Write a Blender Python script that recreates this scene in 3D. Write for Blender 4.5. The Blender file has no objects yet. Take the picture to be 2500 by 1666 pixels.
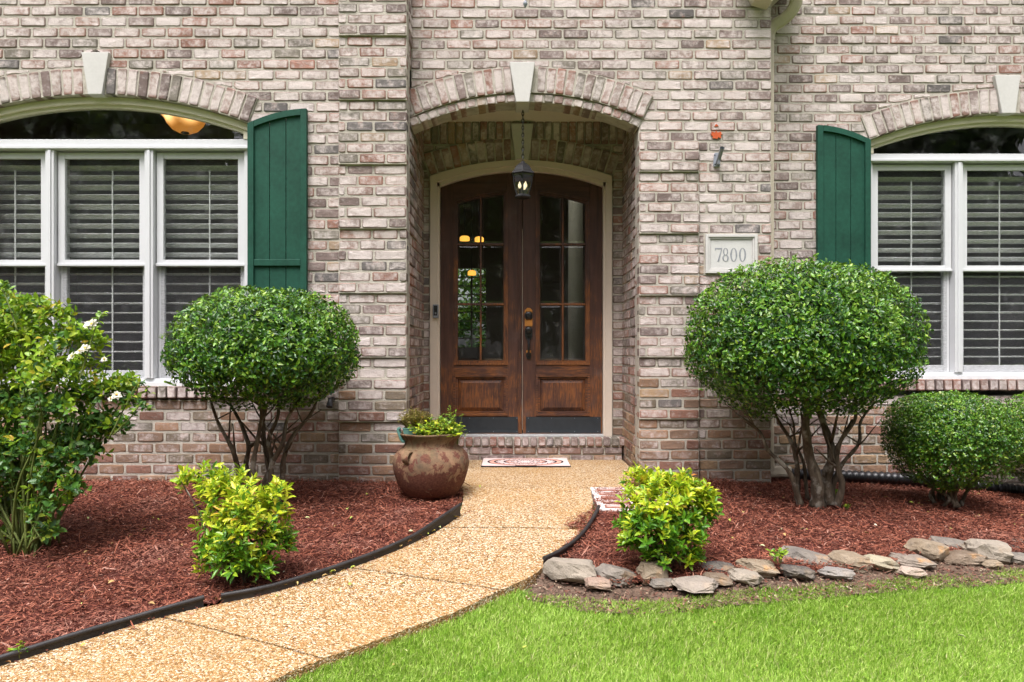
import bpy, bmesh, math, random
import numpy as np
from mathutils import Vector, Matrix, noise as mnoise

random.seed(7)
RNG = np.random.default_rng(7)
R = math.radians
scene = bpy.context.scene
COL = scene.collection

# ------------------------------------------------------------------ camera, sky, sun, exposure
EYE = 0.985            # camera height above the porch floor (z = 0)
FP = 1736.0            # focal length in pixels of the 2500 px wide picture
cam_data = bpy.data.cameras.new('camera')
cam_data.sensor_fit = 'HORIZONTAL'
cam_data.sensor_width = 36.0
cam_data.lens = 36.0 * FP / 2500.0
cam_data.shift_y = 25.0 / 2500.0
cam_data.clip_start = 0.05
cam_data.clip_end = 500
cam = bpy.data.objects.new('camera', cam_data)
cam.location = (0, 0, EYE)
cam.rotation_euler = (R(90), 0, 0)
COL.objects.link(cam)
scene.camera = cam

SUN_EL, SUN_AZ = R(66), R(200)
world = bpy.data.worlds.new('World')
scene.world = world
world.use_nodes = True
wt = world.node_tree
for n in list(wt.nodes):
    wt.nodes.remove(n)
w_out = wt.nodes.new('ShaderNodeOutputWorld')
w_bg = wt.nodes.new('ShaderNodeBackground')
w_sky = wt.nodes.new('ShaderNodeTexSky')
w_sky.sky_type = 'NISHITA'
w_sky.sun_disc = False
w_sky.sun_elevation = SUN_EL
w_sky.sun_rotation = SUN_AZ
w_sky.dust_density = 6.0
w_sky.ozone_density = 0.6
w_hs = wt.nodes.new('ShaderNodeHueSaturation')
w_hs.inputs['Saturation'].default_value = 0.16
w_wb = wt.nodes.new('ShaderNodeMix')          # neutral white overcast
w_wb.data_type = 'RGBA'
w_wb.blend_type = 'MULTIPLY'
w_wb.inputs[0].default_value = 1.0
w_wb.inputs[7].default_value = (1.03, 0.995, 1.045, 1)
wt.links.new(w_sky.outputs[0], w_hs.inputs['Color'])
wt.links.new(w_hs.outputs[0], w_wb.inputs[6])
wt.links.new(w_wb.outputs[2], w_bg.inputs['Color'])
w_bg.inputs['Strength'].default_value = 0.115
wt.links.new(w_bg.outputs[0], w_out.inputs['Surface'])

sun_data = bpy.data.lights.new('sun', 'SUN')
sun_data.energy = 1.5
sun_data.angle = R(24)
sun_data.color = (1.0, 0.955, 0.93)
sun = bpy.data.objects.new('sun', sun_data)
sd = Vector((math.sin(SUN_AZ) * math.cos(SUN_EL), math.cos(SUN_AZ) * math.cos(SUN_EL), math.sin(SUN_EL)))
sun.rotation_euler = sd.to_track_quat('Z', 'Y').to_euler()
sun.location = sd * 30
COL.objects.link(sun)

scene.view_settings.view_transform = 'Standard'
scene.view_settings.look = 'None'
scene.view_settings.gamma = 1.0
scene.view_settings.exposure = 1.45
scene.cycles.max_bounces = 6
scene.cycles.diffuse_bounces = 3
scene.cycles.transmission_bounces = 3
scene.cycles.glossy_bounces = 3
scene.cycles.transparent_max_bounces = 14

# ------------------------------------------------------------------ measuring helpers
K = 2500.0 / 2353.0


def px(x, Y):
    return (x - 1250.0) / FP * Y


def pz(y, Y):
    return EYE + (858.0 - y) / FP * Y


def zg(x, y):
    """height of the ground: it falls towards the street and to the right"""
    return -0.09 * max(0.0, 5.1 - y) - 0.05 * max(0.0, x - 0.9) * min(1.0, max(0.0, (y - 2.0) / 2.0))


def zg_np(x, y):
    return -0.09 * np.maximum(0, 5.1 - y) - 0.05 * np.maximum(0, x - 0.9) * np.clip((y - 2) / 2, 0, 1)


def G(xd, yd, off=0.0):
    """point of the ground seen at a picture position (2353 px wide view)"""
    sx, sy = (xd * K - 1250) / FP, (858 - yd * K) / FP
    Y = 4.0
    for _ in range(60):
        z = zg(sx * Y, Y) + off
        Y = 0.5 * Y + 0.5 * (z - EYE) / sy
    return Vector((sx * Y, Y, zg(sx * Y, Y) + off))


# ------------------------------------------------------------------ object helpers
def link(o, parent=None):
    COL.objects.link(o)
    if parent is not None:
        o.parent = parent
    return o


def tag(o, label=None, cat=None, group=None, kind=None):
    if label:
        o['label'] = label
    if cat:
        o['category'] = cat
    if group:
        o['group'] = group
    if kind:
        o['kind'] = kind
    return o


def thing(name, loc, label, cat, group=None):
    o = bpy.data.objects.new(name, None)
    o.empty_display_size = 0.1
    o.location = loc
    link(o)
    return tag(o, label, cat, group)


def place(o, parent):
    """part whose mesh is in world coordinates, under a thing whose root may be moved"""
    if parent is not None and parent.parent is None:
        o.location = -Vector(parent.location)
    return o


class MB:
    def __init__(self):
        self.v, self.f = [], []

    def add(self, vs, fs):
        b = len(self.v)
        self.v += [tuple(p) for p in vs]
        self.f += [tuple(i + b for i in f) for f in fs]
        return self

    def box(self, x0, x1, y0, y1, z0, z1):
        return self.add([(x0, y0, z0), (x1, y0, z0), (x1, y1, z0), (x0, y1, z0), (x0, y0, z1), (x1, y0, z1), (x1, y1, z1), (x0, y1, z1)],
                        [(0, 3, 2, 1), (4, 5, 6, 7), (0, 1, 5, 4), (1, 2, 6, 5), (2, 3, 7, 6), (3, 0, 4, 7)])

    def prism(self, pts, y0, y1):
        """polygon in x,z (anticlockwise seen from the front) pulled from y0 to y1"""
        n = len(pts)
        vs = [(p[0], y0, p[1]) for p in pts] + [(p[0], y1, p[1]) for p in pts]
        fs = [tuple(range(n)), tuple(range(2 * n - 1, n - 1, -1))]
        fs += [(i, i + n, (i + 1) % n + n, (i + 1) % n) for i in range(n)]
        return self.add(vs, fs)

    def slab(self, pts, z0, z1):
        """polygon in x,y pulled from z0 to z1 (numbers or functions)"""
        n = len(pts)
        g = lambda q, p: q(p[0], p[1]) if callable(q) else q
        vs = [(p[0], p[1], g(z1, p)) for p in pts] + [(p[0], p[1], g(z0, p)) for p in pts]
        fs = [tuple(range(n)), tuple(range(2 * n - 1, n - 1, -1))]
        fs += [(i, i + n, (i + 1) % n + n, (i + 1) % n) for i in range(n)]
        return self.add(vs, fs)

    def band(self, x0, x1, lo, hi, y0, y1, n=16):
        """strip between two curves lo(x), hi(x), pulled from y0 to y1"""
        vs, fs = [], []
        for i in range(n + 1):
            x = x0 + (x1 - x0) * i / n
            a, b = lo(x), hi(x)
            vs += [(x, y0, a), (x, y0, b), (x, y1, a), (x, y1, b)]
        for i in range(n):
            a, b = 4 * i, 4 * i + 4
            fs += [(a, b, b + 1, a + 1), (a + 2, a + 3, b + 3, b + 2), (a + 1, b + 1, b + 3, a + 3), (a, a + 2, b + 2, b)]
        fs += [(0, 1, 3, 2), (4 * n, 4 * n + 2, 4 * n + 3, 4 * n + 1)]
        return self.add(vs, fs)

    def tube(self, pts, rad, n=8, prof=None, up=None, cap=True):
        pts = [Vector(p) for p in pts]
        m = len(pts)
        if not hasattr(rad, '__len__'):
            rad = [rad] * m
        t0 = (pts[1] - pts[0]).normalized()
        a = Vector(up) if up else (Vector((0, 0, 1)) if abs(t0.z) < 0.9 else Vector((1, 0, 0)))
        a = (a - t0 * a.dot(t0)).normalized()
        vs, fs = [], []
        if prof is None:
            prof = [(math.cos(2 * math.pi * k / n), math.sin(2 * math.pi * k / n)) for k in range(n)]
        n = len(prof)
        for i in range(m):
            t = (pts[min(i + 1, m - 1)] - pts[max(i - 1, 0)]).normalized()
            a = (a - t * a.dot(t)).normalized()
            b = t.cross(a)
            for (u, w) in prof:
                vs.append(pts[i] + a * (u * rad[i]) + b * (w * rad[i]))
        for i in range(m - 1):
            for k in range(n):
                k2 = (k + 1) % n
                fs.append((i * n + k, i * n + k2, (i + 1) * n + k2, (i + 1) * n + k))
        if cap:
            fs.append(tuple(range(n - 1, -1, -1)))
            fs.append(tuple((m - 1) * n + k for k in range(n)))
        return self.add(vs, fs)

    def lathe(self, prof, c=(0, 0, 0), n=24, rot=0.0, cap=False):
        vs, fs = [], []
        for (r, z) in prof:
            for k in range(n):
                t = 2 * math.pi * k / n + rot
                vs.append((c[0] + r * math.cos(t), c[1] + r * math.sin(t), c[2] + z))
        for i in range(len(prof) - 1):
            for k in range(n):
                k2 = (k + 1) % n
                fs.append((i * n + k, i * n + k2, (i + 1) * n + k2, (i + 1) * n + k))
        if cap:
            fs.append(tuple(range(n - 1, -1, -1)))
            fs.append(tuple((len(prof) - 1) * n + k for k in range(n)))
        return self.add(vs, fs)

    def mesh(self, name, mats, smooth=False, recalc=True):
        me = bpy.data.meshes.new(name)
        me.from_pydata(self.v, [], self.f)
        if recalc:
            bm = bmesh.new()
            bm.from_mesh(me)
            bmesh.ops.recalc_face_normals(bm, faces=bm.faces)
            bm.to_mesh(me)
            bm.free()
        for m in (mats if isinstance(mats, (list, tuple)) else [mats]):
            me.materials.append(m)
        if smooth:
            me.polygons.foreach_set('use_smooth', [True] * len(me.polygons))
        return me

    def build(self, name, mats, parent=None, smooth=False, bevel=0.0, angle=40):
        me = self.mesh(name, mats, smooth)
        o = bpy.data.objects.new(name, me)
        link(o, parent)
        place(o, parent)
        if bevel:
            md = o.modifiers.new('bevel', 'BEVEL')
            md.width = bevel
            md.segments = 2
            md.limit_method = 'ANGLE'
            md.angle_limit = R(40)
        if smooth and angle:
            md = o.modifiers.new('split', 'EDGE_SPLIT')
            md.split_angle = R(angle)
        return o


def np_mesh(name, V, Fc, mats, midx=None, smooth=False):
    V = np.asarray(V, dtype=np.float32)
    Fc = np.asarray(Fc, dtype=np.int32)
    me = bpy.data.meshes.new(name)
    nf, k = Fc.shape
    me.vertices.add(len(V))
    me.vertices.foreach_set('co', V.ravel())
    me.loops.add(nf * k)
    me.loops.foreach_set('vertex_index', Fc.ravel())
    me.polygons.add(nf)
    me.polygons.foreach_set('loop_start', np.arange(0, nf * k, k, dtype=np.int32))
    me.polygons.foreach_set('loop_total', np.full(nf, k, dtype=np.int32))
    for m in (mats if isinstance(mats, (list, tuple)) else [mats]):
        me.materials.append(m)
    if midx is not None:
        me.polygons.foreach_set('material_index', np.asarray(midx, dtype=np.int32))
    if smooth:
        me.polygons.foreach_set('use_smooth', np.ones(nf, dtype=bool))
    me.update()
    return me


def np_obj(name, V, Fc, mats, parent=None, midx=None, smooth=False):
    o = bpy.data.objects.new(name, np_mesh(name, V, Fc, mats, midx, smooth))
    link(o, parent)
    place(o, parent)
    return o


def unit(a):
    return a / np.maximum(np.linalg.norm(a, axis=1, keepdims=True), 1e-9)


def rand_dirs(n, rng=RNG):
    return unit(rng.normal(size=(n, 3)))


def leaf_arrays(P, D, N, L, Wd, curl=0.12):
    D = unit(D)
    S = unit(np.cross(D, N))
    N2 = np.cross(S, D)
    L = L[:, None]
    Wd = Wd[:, None]
    v0 = P
    v1 = P + D * L * 0.33 + S * Wd * 0.46 + N2 * L * curl * .8
    v2 = P + D * L * 0.70 + S * Wd * 0.36 + N2 * L * curl * .6
    v3 = P + D * L - N2 * L * curl
    v4 = P + D * L * 0.70 - S * Wd * 0.36 + N2 * L * curl * .6
    v5 = P + D * L * 0.33 - S * Wd * 0.46 + N2 * L * curl * .8
    v6 = P + D * L * 0.5
    V = np.stack([v0, v1, v2, v3, v4, v5, v6], axis=1).reshape(-1, 3)
    b = (np.arange(len(P)) * 7)[:, None, None]
    T = np.array([[0, 1, 6], [1, 2, 6], [2, 3, 6], [3, 4, 6], [4, 5, 6], [5, 0, 6]])[None]
    return V, (b + T).reshape(-1, 3)


def leaves(name, P, D, N, L, Wd, mats, parent, mi=None, curl=0.12):
    V, T = leaf_arrays(P, D, N, L, Wd, curl)
    midx = None if mi is None else np.repeat(mi, 6)
    return np_obj(name, V, T, mats, parent, midx)


def vnoise(P, s, seed=0.0):
    return np.array([mnoise.noise(Vector((p[0] * s + seed, p[1] * s - seed, p[2] * s + 3 * seed))) for p in P])


# ------------------------------------------------------------------ materials
class NT:
    def __init__(self, name):
        self.m = bpy.data.materials.new(name)
        self.m.use_nodes = True
        self.t = self.m.node_tree
        self.t.nodes.clear()
        self.out = self.t.nodes.new('ShaderNodeOutputMaterial')
        self.b = None

    def n(self, typ, **kw):
        nd = self.t.nodes.new(typ)
        for k, v in kw.items():
            setattr(nd, k, v)
        return nd

    def s(self, sock, val):
        if isinstance(val, bpy.types.NodeSocket):
            self.t.links.new(val, sock)
        else:
            if isinstance(val, (tuple, list)) and len(val) == 3 and sock.type == 'RGBA':
                val = (*val, 1)
            sock.default_value = val

    def coord(self, which='Object', scale=None, off=None):
        c = self.n('ShaderNodeTexCoord').outputs[which]
        if scale is not None or off is not None:
            mp = self.n('ShaderNodeMapping')
            self.s(mp.inputs['Vector'], c)
            if scale is not None:
                mp.inputs['Scale'].default_value = scale
            if off is not None:
                self.s(mp.inputs['Location'], off)
            c = mp.outputs[0]
        return c

    def noise(self, vec, scale, detail=3, rough=0.55, dist=0.0):
        nd = self.n('ShaderNodeTexNoise')
        if vec is not None:
            self.s(nd.inputs['Vector'], vec)
        nd.inputs['Scale'].default_value = scale
        nd.inputs['Detail'].default_value = detail
        nd.inputs['Roughness'].default_value = rough
        nd.inputs['Distortion'].default_value = dist
        return nd.outputs['Fac']

    def ramp(self, fac, stops, interp='LINEAR'):
        nd = self.n('ShaderNodeValToRGB')
        cr = nd.color_ramp
        cr.interpolation = interp
        while len(cr.elements) < len(stops):
            cr.elements.new(0.5)
        for e, (p, c) in zip(cr.elements, stops):
            e.position = p
            e.color = (*c, 1) if len(c) == 3 else c
        self.s(nd.inputs[0], fac)
        return nd.outputs[0]

    def grey(self, fac, p0, p1, a=0.0, b=1.0):
        nd = self.n('ShaderNodeMapRange')
        nd.interpolation_type = 'SMOOTHSTEP'
        self.s(nd.inputs['Value'], fac)
        nd.inputs['From Min'].default_value = p0
        nd.inputs['From Max'].default_value = p1
        nd.inputs['To Min'].default_value = a
        nd.inputs['To Max'].default_value = b
        return nd.outputs[0]

    def mix(self, fac, a, b, mode='MIX'):
        nd = self.n('ShaderNodeMix', data_type='RGBA', blend_type=mode)
        self.s(nd.inputs[0], fac)
        self.s(nd.inputs[6], a)
        self.s(nd.inputs[7], b)
        return nd.outputs[2]

    def math(self, op, a, b=0.0, c=None):
        nd = self.n('ShaderNodeMath', operation=op)
        self.s(nd.inputs[0], a)
        self.s(nd.inputs[1], b)
        if c is not None:
            self.s(nd.inputs[2], c)
        return nd.outputs[0]

    def bump(self, h, strength=0.3, dist=0.01):
        nd = self.n('ShaderNodeBump')
        nd.inputs['Strength'].default_value = strength
        nd.inputs['Distance'].default_value = dist
        self.s(nd.inputs['Height'], h)
        return nd.outputs[0]

    def pbr(self, color, rough=0.6, spec=0.5, metal=0.0, normal=None, **kw):
        b = self.n('ShaderNodeBsdfPrincipled')
        self.s(b.inputs['Base Color'], color)
        self.s(b.inputs['Roughness'], rough)
        self.s(b.inputs['Specular IOR Level'], spec)
        self.s(b.inputs['Metallic'], metal)
        if normal is not None:
            self.s(b.inputs['Normal'], normal)
        for k, v in kw.items():
            self.s(b.inputs[k.replace('_', ' ')], v)
        self.t.links.new(b.outputs[0], self.out.inputs[0])
        self.b = b
        return self.m


def m_plain(name, col, rough=0.6, spec=0.4, metal=0.0, var=0.12, scale=6.0, bump=0.05, bscale=120.0):
    t = NT(name)
    c = t.coord()
    f = t.noise(c, scale, 4)
    f2 = t.noise(c, scale * 9, 3)
    lo = tuple(x * (1 - var) for x in col)
    hi = tuple(min(1, x * (1 + var)) for x in col)
    k = t.ramp(t.math('ADD', t.math('MULTIPLY', f, 0.6), t.math('MULTIPLY', f2, 0.4)), [(0.3, lo), (0.7, hi)])
    nb = t.bump(t.noise(c, bscale, 3), bump, 0.004) if bump else None
    return t.pbr(k, rough, spec, metal, nb)


def m_brick():
    t = NT('whitewashed_brick')
    oi = t.n('ShaderNodeObjectInfo')
    rnd = oi.outputs['Random']
    cb = t.n('ShaderNodeCombineXYZ')
    t.s(cb.inputs[0], t.math('MULTIPLY', rnd, 37.0))
    t.s(cb.inputs[1], t.math('MULTIPLY', rnd, 91.0))
    t.s(cb.inputs[2], t.math('MULTIPLY', rnd, 53.0))
    co = t.coord('Object', None, cb.outputs[0])
    big = t.noise(co, 11, 3, 0.62, 0.4)
    mid = t.noise(co, 38, 3, 0.65)
    fin = t.noise(co, 150, 2, 0.6)
    # stains that run over many bricks
    geo = t.n('ShaderNodeNewGeometry').outputs['Position']
    mp = t.n('ShaderNodeMapping')
    t.s(mp.inputs['Vector'], geo)
    mp.inputs['Scale'].default_value = (1.6, 1.6, 0.8)
    run = t.noise(mp.outputs[0], 1.0, 4, 0.6)
    gen = t.n('ShaderNodeSeparateXYZ')
    t.s(gen.inputs[0], t.n('ShaderNodeTexCoord').outputs['Generated'])
    ex = t.math('ABSOLUTE', t.math('SUBTRACT', gen.outputs[0], 0.5))
    ez = t.math('ABSOLUTE', t.math('SUBTRACT', gen.outputs[2], 0.5))
    edge = t.math('ADD', t.grey(ex, 0.40, 0.50), t.grey(ez, 0.30, 0.48))
    # the whitewash has worn away from the arrises and in patches
    amt = t.math('ADD', oi.outputs['Alpha'], t.math('MULTIPLY', t.math('SUBTRACT', big, 0.5), 1.5))
    amt = t.math('ADD', amt, t.math('MULTIPLY', t.math('SUBTRACT', mid, 0.5), 1.1))
    amt = t.math('SUBTRACT', amt, t.math('MULTIPLY', edge, t.math('MULTIPLY', mid, 1.25)))
    amt = t.math('ADD', amt, t.math('MULTIPLY', t.math('SUBTRACT', run, 0.5), 0.9))
    amt = t.grey(amt, 0.06, 0.86)
    base = t.mix(t.grey(mid, 0.35, 0.7), oi.outputs['Color'], t.mix(0.3, oi.outputs['Color'], (0.06, 0.045, 0.04)))
    base = t.mix(t.math('MULTIPLY', t.grey(big, 0.55, 0.72), 0.35), base, (0.32, 0.13, 0.085))
    white = t.mix(fin, (0.47, 0.405, 0.378), (0.73, 0.67, 0.635))
    k = t.mix(t.math('MULTIPLY', amt, 0.80), base, white)
    k = t.mix(t.math('MULTIPLY', t.grey(fin, 0.64, 0.78), 0.30), k, (0.10, 0.06, 0.055))
    k = t.mix(t.grey(run, 0.52, 0.72, 0.0, 0.22), k, (0.16, 0.13, 0.105))
    h = t.math('ADD', t.math('MULTIPLY', mid, 0.7), t.math('MULTIPLY', fin, 0.35))
    return t.pbr(k, 0.9, 0.25, 0.0, t.bump(h, 0.9, 0.008))


def m_mortar():
    t = NT('mortar')
    c = t.coord()
    k = t.ramp(t.noise(c, 14, 5, 0.65), [(0.3, (0.32, 0.295, 0.245)), (0.7, (0.50, 0.465, 0.40))])
    return t.pbr(k, 0.95, 0.2, 0, t.bump(t.noise(c, 90, 4, 0.7), 0.9, 0.008))


def m_wood(name='weathered_door_wood', horiz=False, bias=0.0):
    t = NT(name)
    sc = (1.0, 1.0, 0.09) if not horiz else (0.09, 1.0, 1.0)
    c = t.coord('Object', sc)
    co = t.coord()
    grain = t.noise(c, 110, 4, 0.6, 0.5)
    wide = t.noise(c, 26, 3, 0.6)
    patch = t.noise(co, 2.6, 4, 0.62)
    z = t.n('ShaderNodeSeparateXYZ')
    t.s(z.inputs[0], co)
    # the varnish has worn off the lower, wetter half of the doors
    low = t.grey(z.outputs[2], 0.3, 2.5, 0.15 + bias, -0.16 + bias)
    wear = t.grey(t.math('ADD', t.math('ADD', patch, low), t.math('MULTIPLY', t.math('SUBTRACT', grain, 0.5), 0.55)), 0.52, 0.82)
    dark = t.ramp(wide, [(0.25, (0.034, 0.016, 0.0125)), (0.75, (0.098, 0.044, 0.031))])
    mid = t.ramp(grain, [(0.3, (0.105, 0.040, 0.016)), (0.7, (0.27, 0.098, 0.027))])
    k = t.mix(wear, dark, mid)
    greyw = t.grey(t.noise(co, 5.5, 3), 0.56, 0.8)
    k = t.mix(t.math('MULTIPLY', greyw, 0.3), k, (0.13, 0.105, 0.10))
    return t.pbr(k, t.grey(grain, 0.2, 0.8, 0.42, 0.62), 0.4, 0, t.bump(t.math('ADD', grain, t.math('MULTIPLY', wide, .6)), 0.25, 0.003))


def m_glass(name='window_glass', tint=(0.975, 0.985, 0.98)):
    t = NT(name)
    tr = t.n('ShaderNodeBsdfTransparent')
    tr.inputs[0].default_value = (*tint, 1)
    gl = t.n('ShaderNodeBsdfGlossy')
    gl.inputs['Roughness'].default_value = 0.0
    gl.inputs['Color'].default_value = (1, 1, 1, 1)
    co = t.coord()
    nb = t.bump(t.noise(co, 2.2, 2), 0.03, 0.05)
    t.s(gl.inputs['Normal'], nb)
    # reflectance of one glass face (Schlick), the same from both sides
    ge = t.n('ShaderNodeNewGeometry')
    dt = t.n('ShaderNodeVectorMath', operation='DOT_PRODUCT')
    t.s(dt.inputs[0], ge.outputs['Incoming'])
    t.s(dt.inputs[1], ge.outputs['Normal'])
    oc = t.math('SUBTRACT', 1.0, t.math('MINIMUM', t.math('ABSOLUTE', dt.outputs['Value']), 1.0))
    f2 = t.math('ADD', 0.045, t.math('MULTIPLY', t.math('POWER', oc, 5.0), 0.955))
    mx = t.n('ShaderNodeMixShader')
    t.s(mx.inputs[0], f2)
    t.s(mx.inputs[1], tr.outputs[0])
    t.s(mx.inputs[2], gl.outputs[0])
    # a little dust and dried rain on the outside
    df = t.n('ShaderNodeBsdfDiffuse')
    df.inputs[0].default_value = (0.55, 0.56, 0.56, 1)
    dust = t.math('MULTIPLY', t.grey(t.noise(co, 7, 5, 0.7), 0.5, 0.85), 0.10)
    m2 = t.n('ShaderNodeMixShader')
    t.s(m2.inputs[0], dust)
    t.s(m2.inputs[1], mx.outputs[0])
    t.s(m2.inputs[2], df.outputs[0])
    t.t.links.new(m2.outputs[0], t.out.inputs[0])
    return t.m


def m_screen():
    t = NT('insect_screen')
    tr = t.n('ShaderNodeBsdfTransparent')
    df = t.n('ShaderNodeBsdfDiffuse')
    df.inputs[0].default_value = (0.12, 0.122, 0.13, 1)
    co = t.coord('Object', (1, 1, 7))
    f = t.grey(t.noise(co, 26, 5, 0.75), 0.32, 0.7, 0.03, 0.20)
    mx = t.n('ShaderNodeMixShader')
    t.s(mx.inputs[0], f)
    t.s(mx.inputs[1], tr.outputs[0])
    t.s(mx.inputs[2], df.outputs[0])
    t.t.links.new(mx.outputs[0], t.out.inputs[0])
    return t.m


def m_bowl():
    t = NT('amber_glass_bowl')
    c = t.coord()
    hot = 0.0
    for p in ((-0.085, -0.13, 0.165), (0.10, -0.13, 0.165)):
        d = t.n('ShaderNodeVectorMath', operation='DISTANCE')
        t.s(d.inputs[0], c)
        d.inputs[1].default_value = p
        hot = t.math('ADD', hot, t.grey(d.outputs['Value'], 0.15, 0.01))
    f = t.noise(c, 8, 4)
    k = t.mix(f, (0.75, 0.24, 0.03), (1.0, 0.42, 0.08))
    k = t.mix(t.math('MINIMUM', hot, 1.0), k, (1.0, 0.72, 0.32))
    return t.pbr((0.30, 0.15, 0.04), 0.3, 0.5, 0, None, Emission_Color=k, Emission_Strength=t.math('ADD', 0.20, t.math('MULTIPLY', hot, 0.9)))


def m_emit(name, col, strength, base=(0.8, 0.6, 0.3), spots=False):
    t = NT(name)
    c = t.coord()
    f = t.noise(c, 9, 4)
    k = t.mix(f, tuple(x * 0.75 for x in col), col)
    return t.pbr(base, 0.4, 0.4, 0, None, Emission_Color=k, Emission_Strength=strength)


def m_leaf(name, stops, rough=0.42, spec=0.5, trans=0.25, patch=None):
    t = NT(name)
    ri = t.n('ShaderNodeNewGeometry').outputs['Random Per Island']
    k = t.ramp(ri, stops)
    tn = t.noise(t.coord(), 55, 2)
    k = t.mix(t.grey(tn, 0.3, 0.7, 0.0, 0.35), k, tuple(x * 0.55 for x in stops[0][1]))
    if patch:
        pn = t.noise(t.coord(), 3.2, 5, 0.65)
        k = t.mix(t.grey(pn, 0.52, 0.74, 0, 0.6), k, patch[0])
        k = t.mix(t.grey(pn, 0.46, 0.26, 0, 0.55), k, patch[1])
    b = t.n('ShaderNodeBsdfPrincipled')
    t.s(b.inputs['Base Color'], k)
    b.inputs['Roughness'].default_value = rough
    b.inputs['Specular IOR Level'].default_value = spec
    tl = t.n('ShaderNodeBsdfTranslucent')
    t.s(tl.inputs[0], t.mix(0.35, k, (0.30, 0.42, 0.03)))
    mx = t.n('ShaderNodeMixShader')
    mx.inputs[0].default_value = trans
    t.s(mx.inputs[1], b.outputs[0])
    t.s(mx.inputs[2], tl.outputs[0])
    t.t.links.new(mx.outputs[0], t.out.inputs[0])
    return t.m


def m_island(name, stops, rough=0.9, spec=0.2, bump=0.0):
    t = NT(name)
    ri = t.n('ShaderNodeNewGeometry').outputs['Random Per Island']
    k = t.ramp(ri, stops)
    if bump:      # sun-faded and damp stretches
        g = t.noise(t.coord(), 2.2, 4, 0.6)
        k = t.mix(t.grey(g, 0.5, 0.75, 0, bump), k, (0.30, 0.16, 0.125))
        k = t.mix(t.grey(g, 0.48, 0.28, 0, bump), k, (0.075, 0.030, 0.022))
    return t.pbr(k, rough, spec)


def m_aggregate():
    t = NT('exposed_aggregate')
    c = t.coord()
    wob = t.n('ShaderNodeMix', data_type='VECTOR')
    vo = t.n('ShaderNodeTexVoronoi')
    t.s(vo.inputs['Vector'], c)
    vo.inputs['Scale'].default_value = 140
    vo.inputs['Randomness'].default_value = 1.0
    sp = t.n('ShaderNodeSeparateColor')
    t.s(sp.inputs[0], vo.outputs['Color'])
    k = t.ramp(sp.outputs[0], [(0.0, (0.05, 0.022, 0.010)), (0.13, (0.19, 0.085, 0.024)), (0.34, (0.33, 0.165, 0.052)), (0.52, (0.39, 0.25, 0.105)), (0.74, (0.51, 0.405, 0.25)), (1.0, (0.70, 0.64, 0.52))])
    gap = t.grey(vo.outputs['Distance'], 0.42, 0.75)
    k = t.mix(t.math('MULTIPLY', gap, 0.55), k, (0.17, 0.11, 0.05))
    # rain has washed some stretches cleaner than others
    big = t.noise(c, 1.3, 4, 0.6)
    k = t.mix(t.grey(big, 0.38, 0.7, 0.0, 0.42), k, (0.34, 0.19, 0.06))
    k = t.mix(t.grey(t.noise(c, 3.0, 6, 0.72), 0.54, 0.74, 0.0, 0.38), k, (0.15, 0.095, 0.045))
    h = t.math('SUBTRACT', 1.0, vo.outputs['Distance'])
    return t.pbr(k, 0.75, 0.3, 0, t.bump(h, 0.7, 0.008))


def m_stone():
    t = NT('field_stone')
    oi = t.n('ShaderNodeObjectInfo')
    c = t.coord()
    a = t.noise(c, 6, 5, 0.65, 0.3)
    b = t.noise(c, 24, 5, 0.7)
    f = t.noise(c, 120, 3)
    k = t.mix(t.grey(a, 0.35, 0.65), oi.outputs['Color'], t.mix(0.3, oi.outputs['Color'], (0.40, 0.34, 0.26)))
    k = t.mix(t.grey(b, 0.55, 0.75, 0, 0.8), k, t.mix(0.7, oi.outputs['Color'], (0.05, 0.043, 0.037)))
    k = t.mix(t.math('MULTIPLY', t.grey(t.noise(c, 9, 3), 0.56, 0.72), oi.outputs['Alpha']), k, (0.46, 0.24, 0.08))
    k = t.mix(t.grey(f, 0.5, 0.8, 0, 0.2), k, (0.40, 0.36, 0.31))
    return t.pbr(k, 0.9, 0.25, 0, t.bump(t.math('ADD', b, t.math('MULTIPLY', f, 0.3)), 0.8, 0.012))


def m_bark():
    t = NT('bark')
    c = t.coord('Object', (1, 1, 0.35))
    a = t.noise(c, 28, 5, 0.65, 0.4)
    b = t.noise(t.coord(), 9, 4)
    k = t.ramp(a, [(0.28, (0.035, 0.026, 0.018)), (0.55, (0.105, 0.08, 0.056)), (0.75, (0.19, 0.16, 0.12))])
    k = t.mix(t.grey(b, 0.55, 0.66, 0, 0.7), k, (0.30, 0.28, 0.235))
    return t.pbr(k, 0.9, 0.2, 0, t.bump(a, 0.7, 0.01))


def m_terracotta():
    t = NT('flaking_terracotta')
    c = t.coord()
    z = t.n('ShaderNodeSeparateXYZ')
    t.s(z.inputs[0], c)
    zz = z.outputs[2]
    a = t.noise(c, 16, 6, 0.68, 0.5)
    b = t.noise(c, 5, 4, 0.6)
    f = t.noise(c, 70, 4)
    red = t.ramp(f, [(0.3, (0.075, 0.028, 0.020)), (0.7, (0.145, 0.058, 0.036))])
    tan = t.ramp(t.noise(c, 9, 6, 0.72), [(0.3, (0.075, 0.056, 0.038)), (0.5, (0.17, 0.105, 0.062)), (0.72, (0.29, 0.17, 0.10))])
    # the lime skin has held on the shoulder and flaked off lower down
    hold = t.grey(zz, 0.02, 0.30, -0.13, 0.05)
    k = t.mix(t.grey(t.math('ADD', a, hold), 0.49, 0.54), red, tan)
    moss = t.math('MULTIPLY', t.grey(t.math('ADD', b, t.grey(zz, 0.20, 0.36, -0.28, 0.10)), 0.45, 0.66), 0.35)
    k = t.mix(moss, k, (0.085, 0.075, 0.03))
    return t.pbr(k, 0.88, 0.25, 0, t.bump(t.math('ADD', a, t.math('MULTIPLY', f, .4)), 0.35, 0.006))


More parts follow.
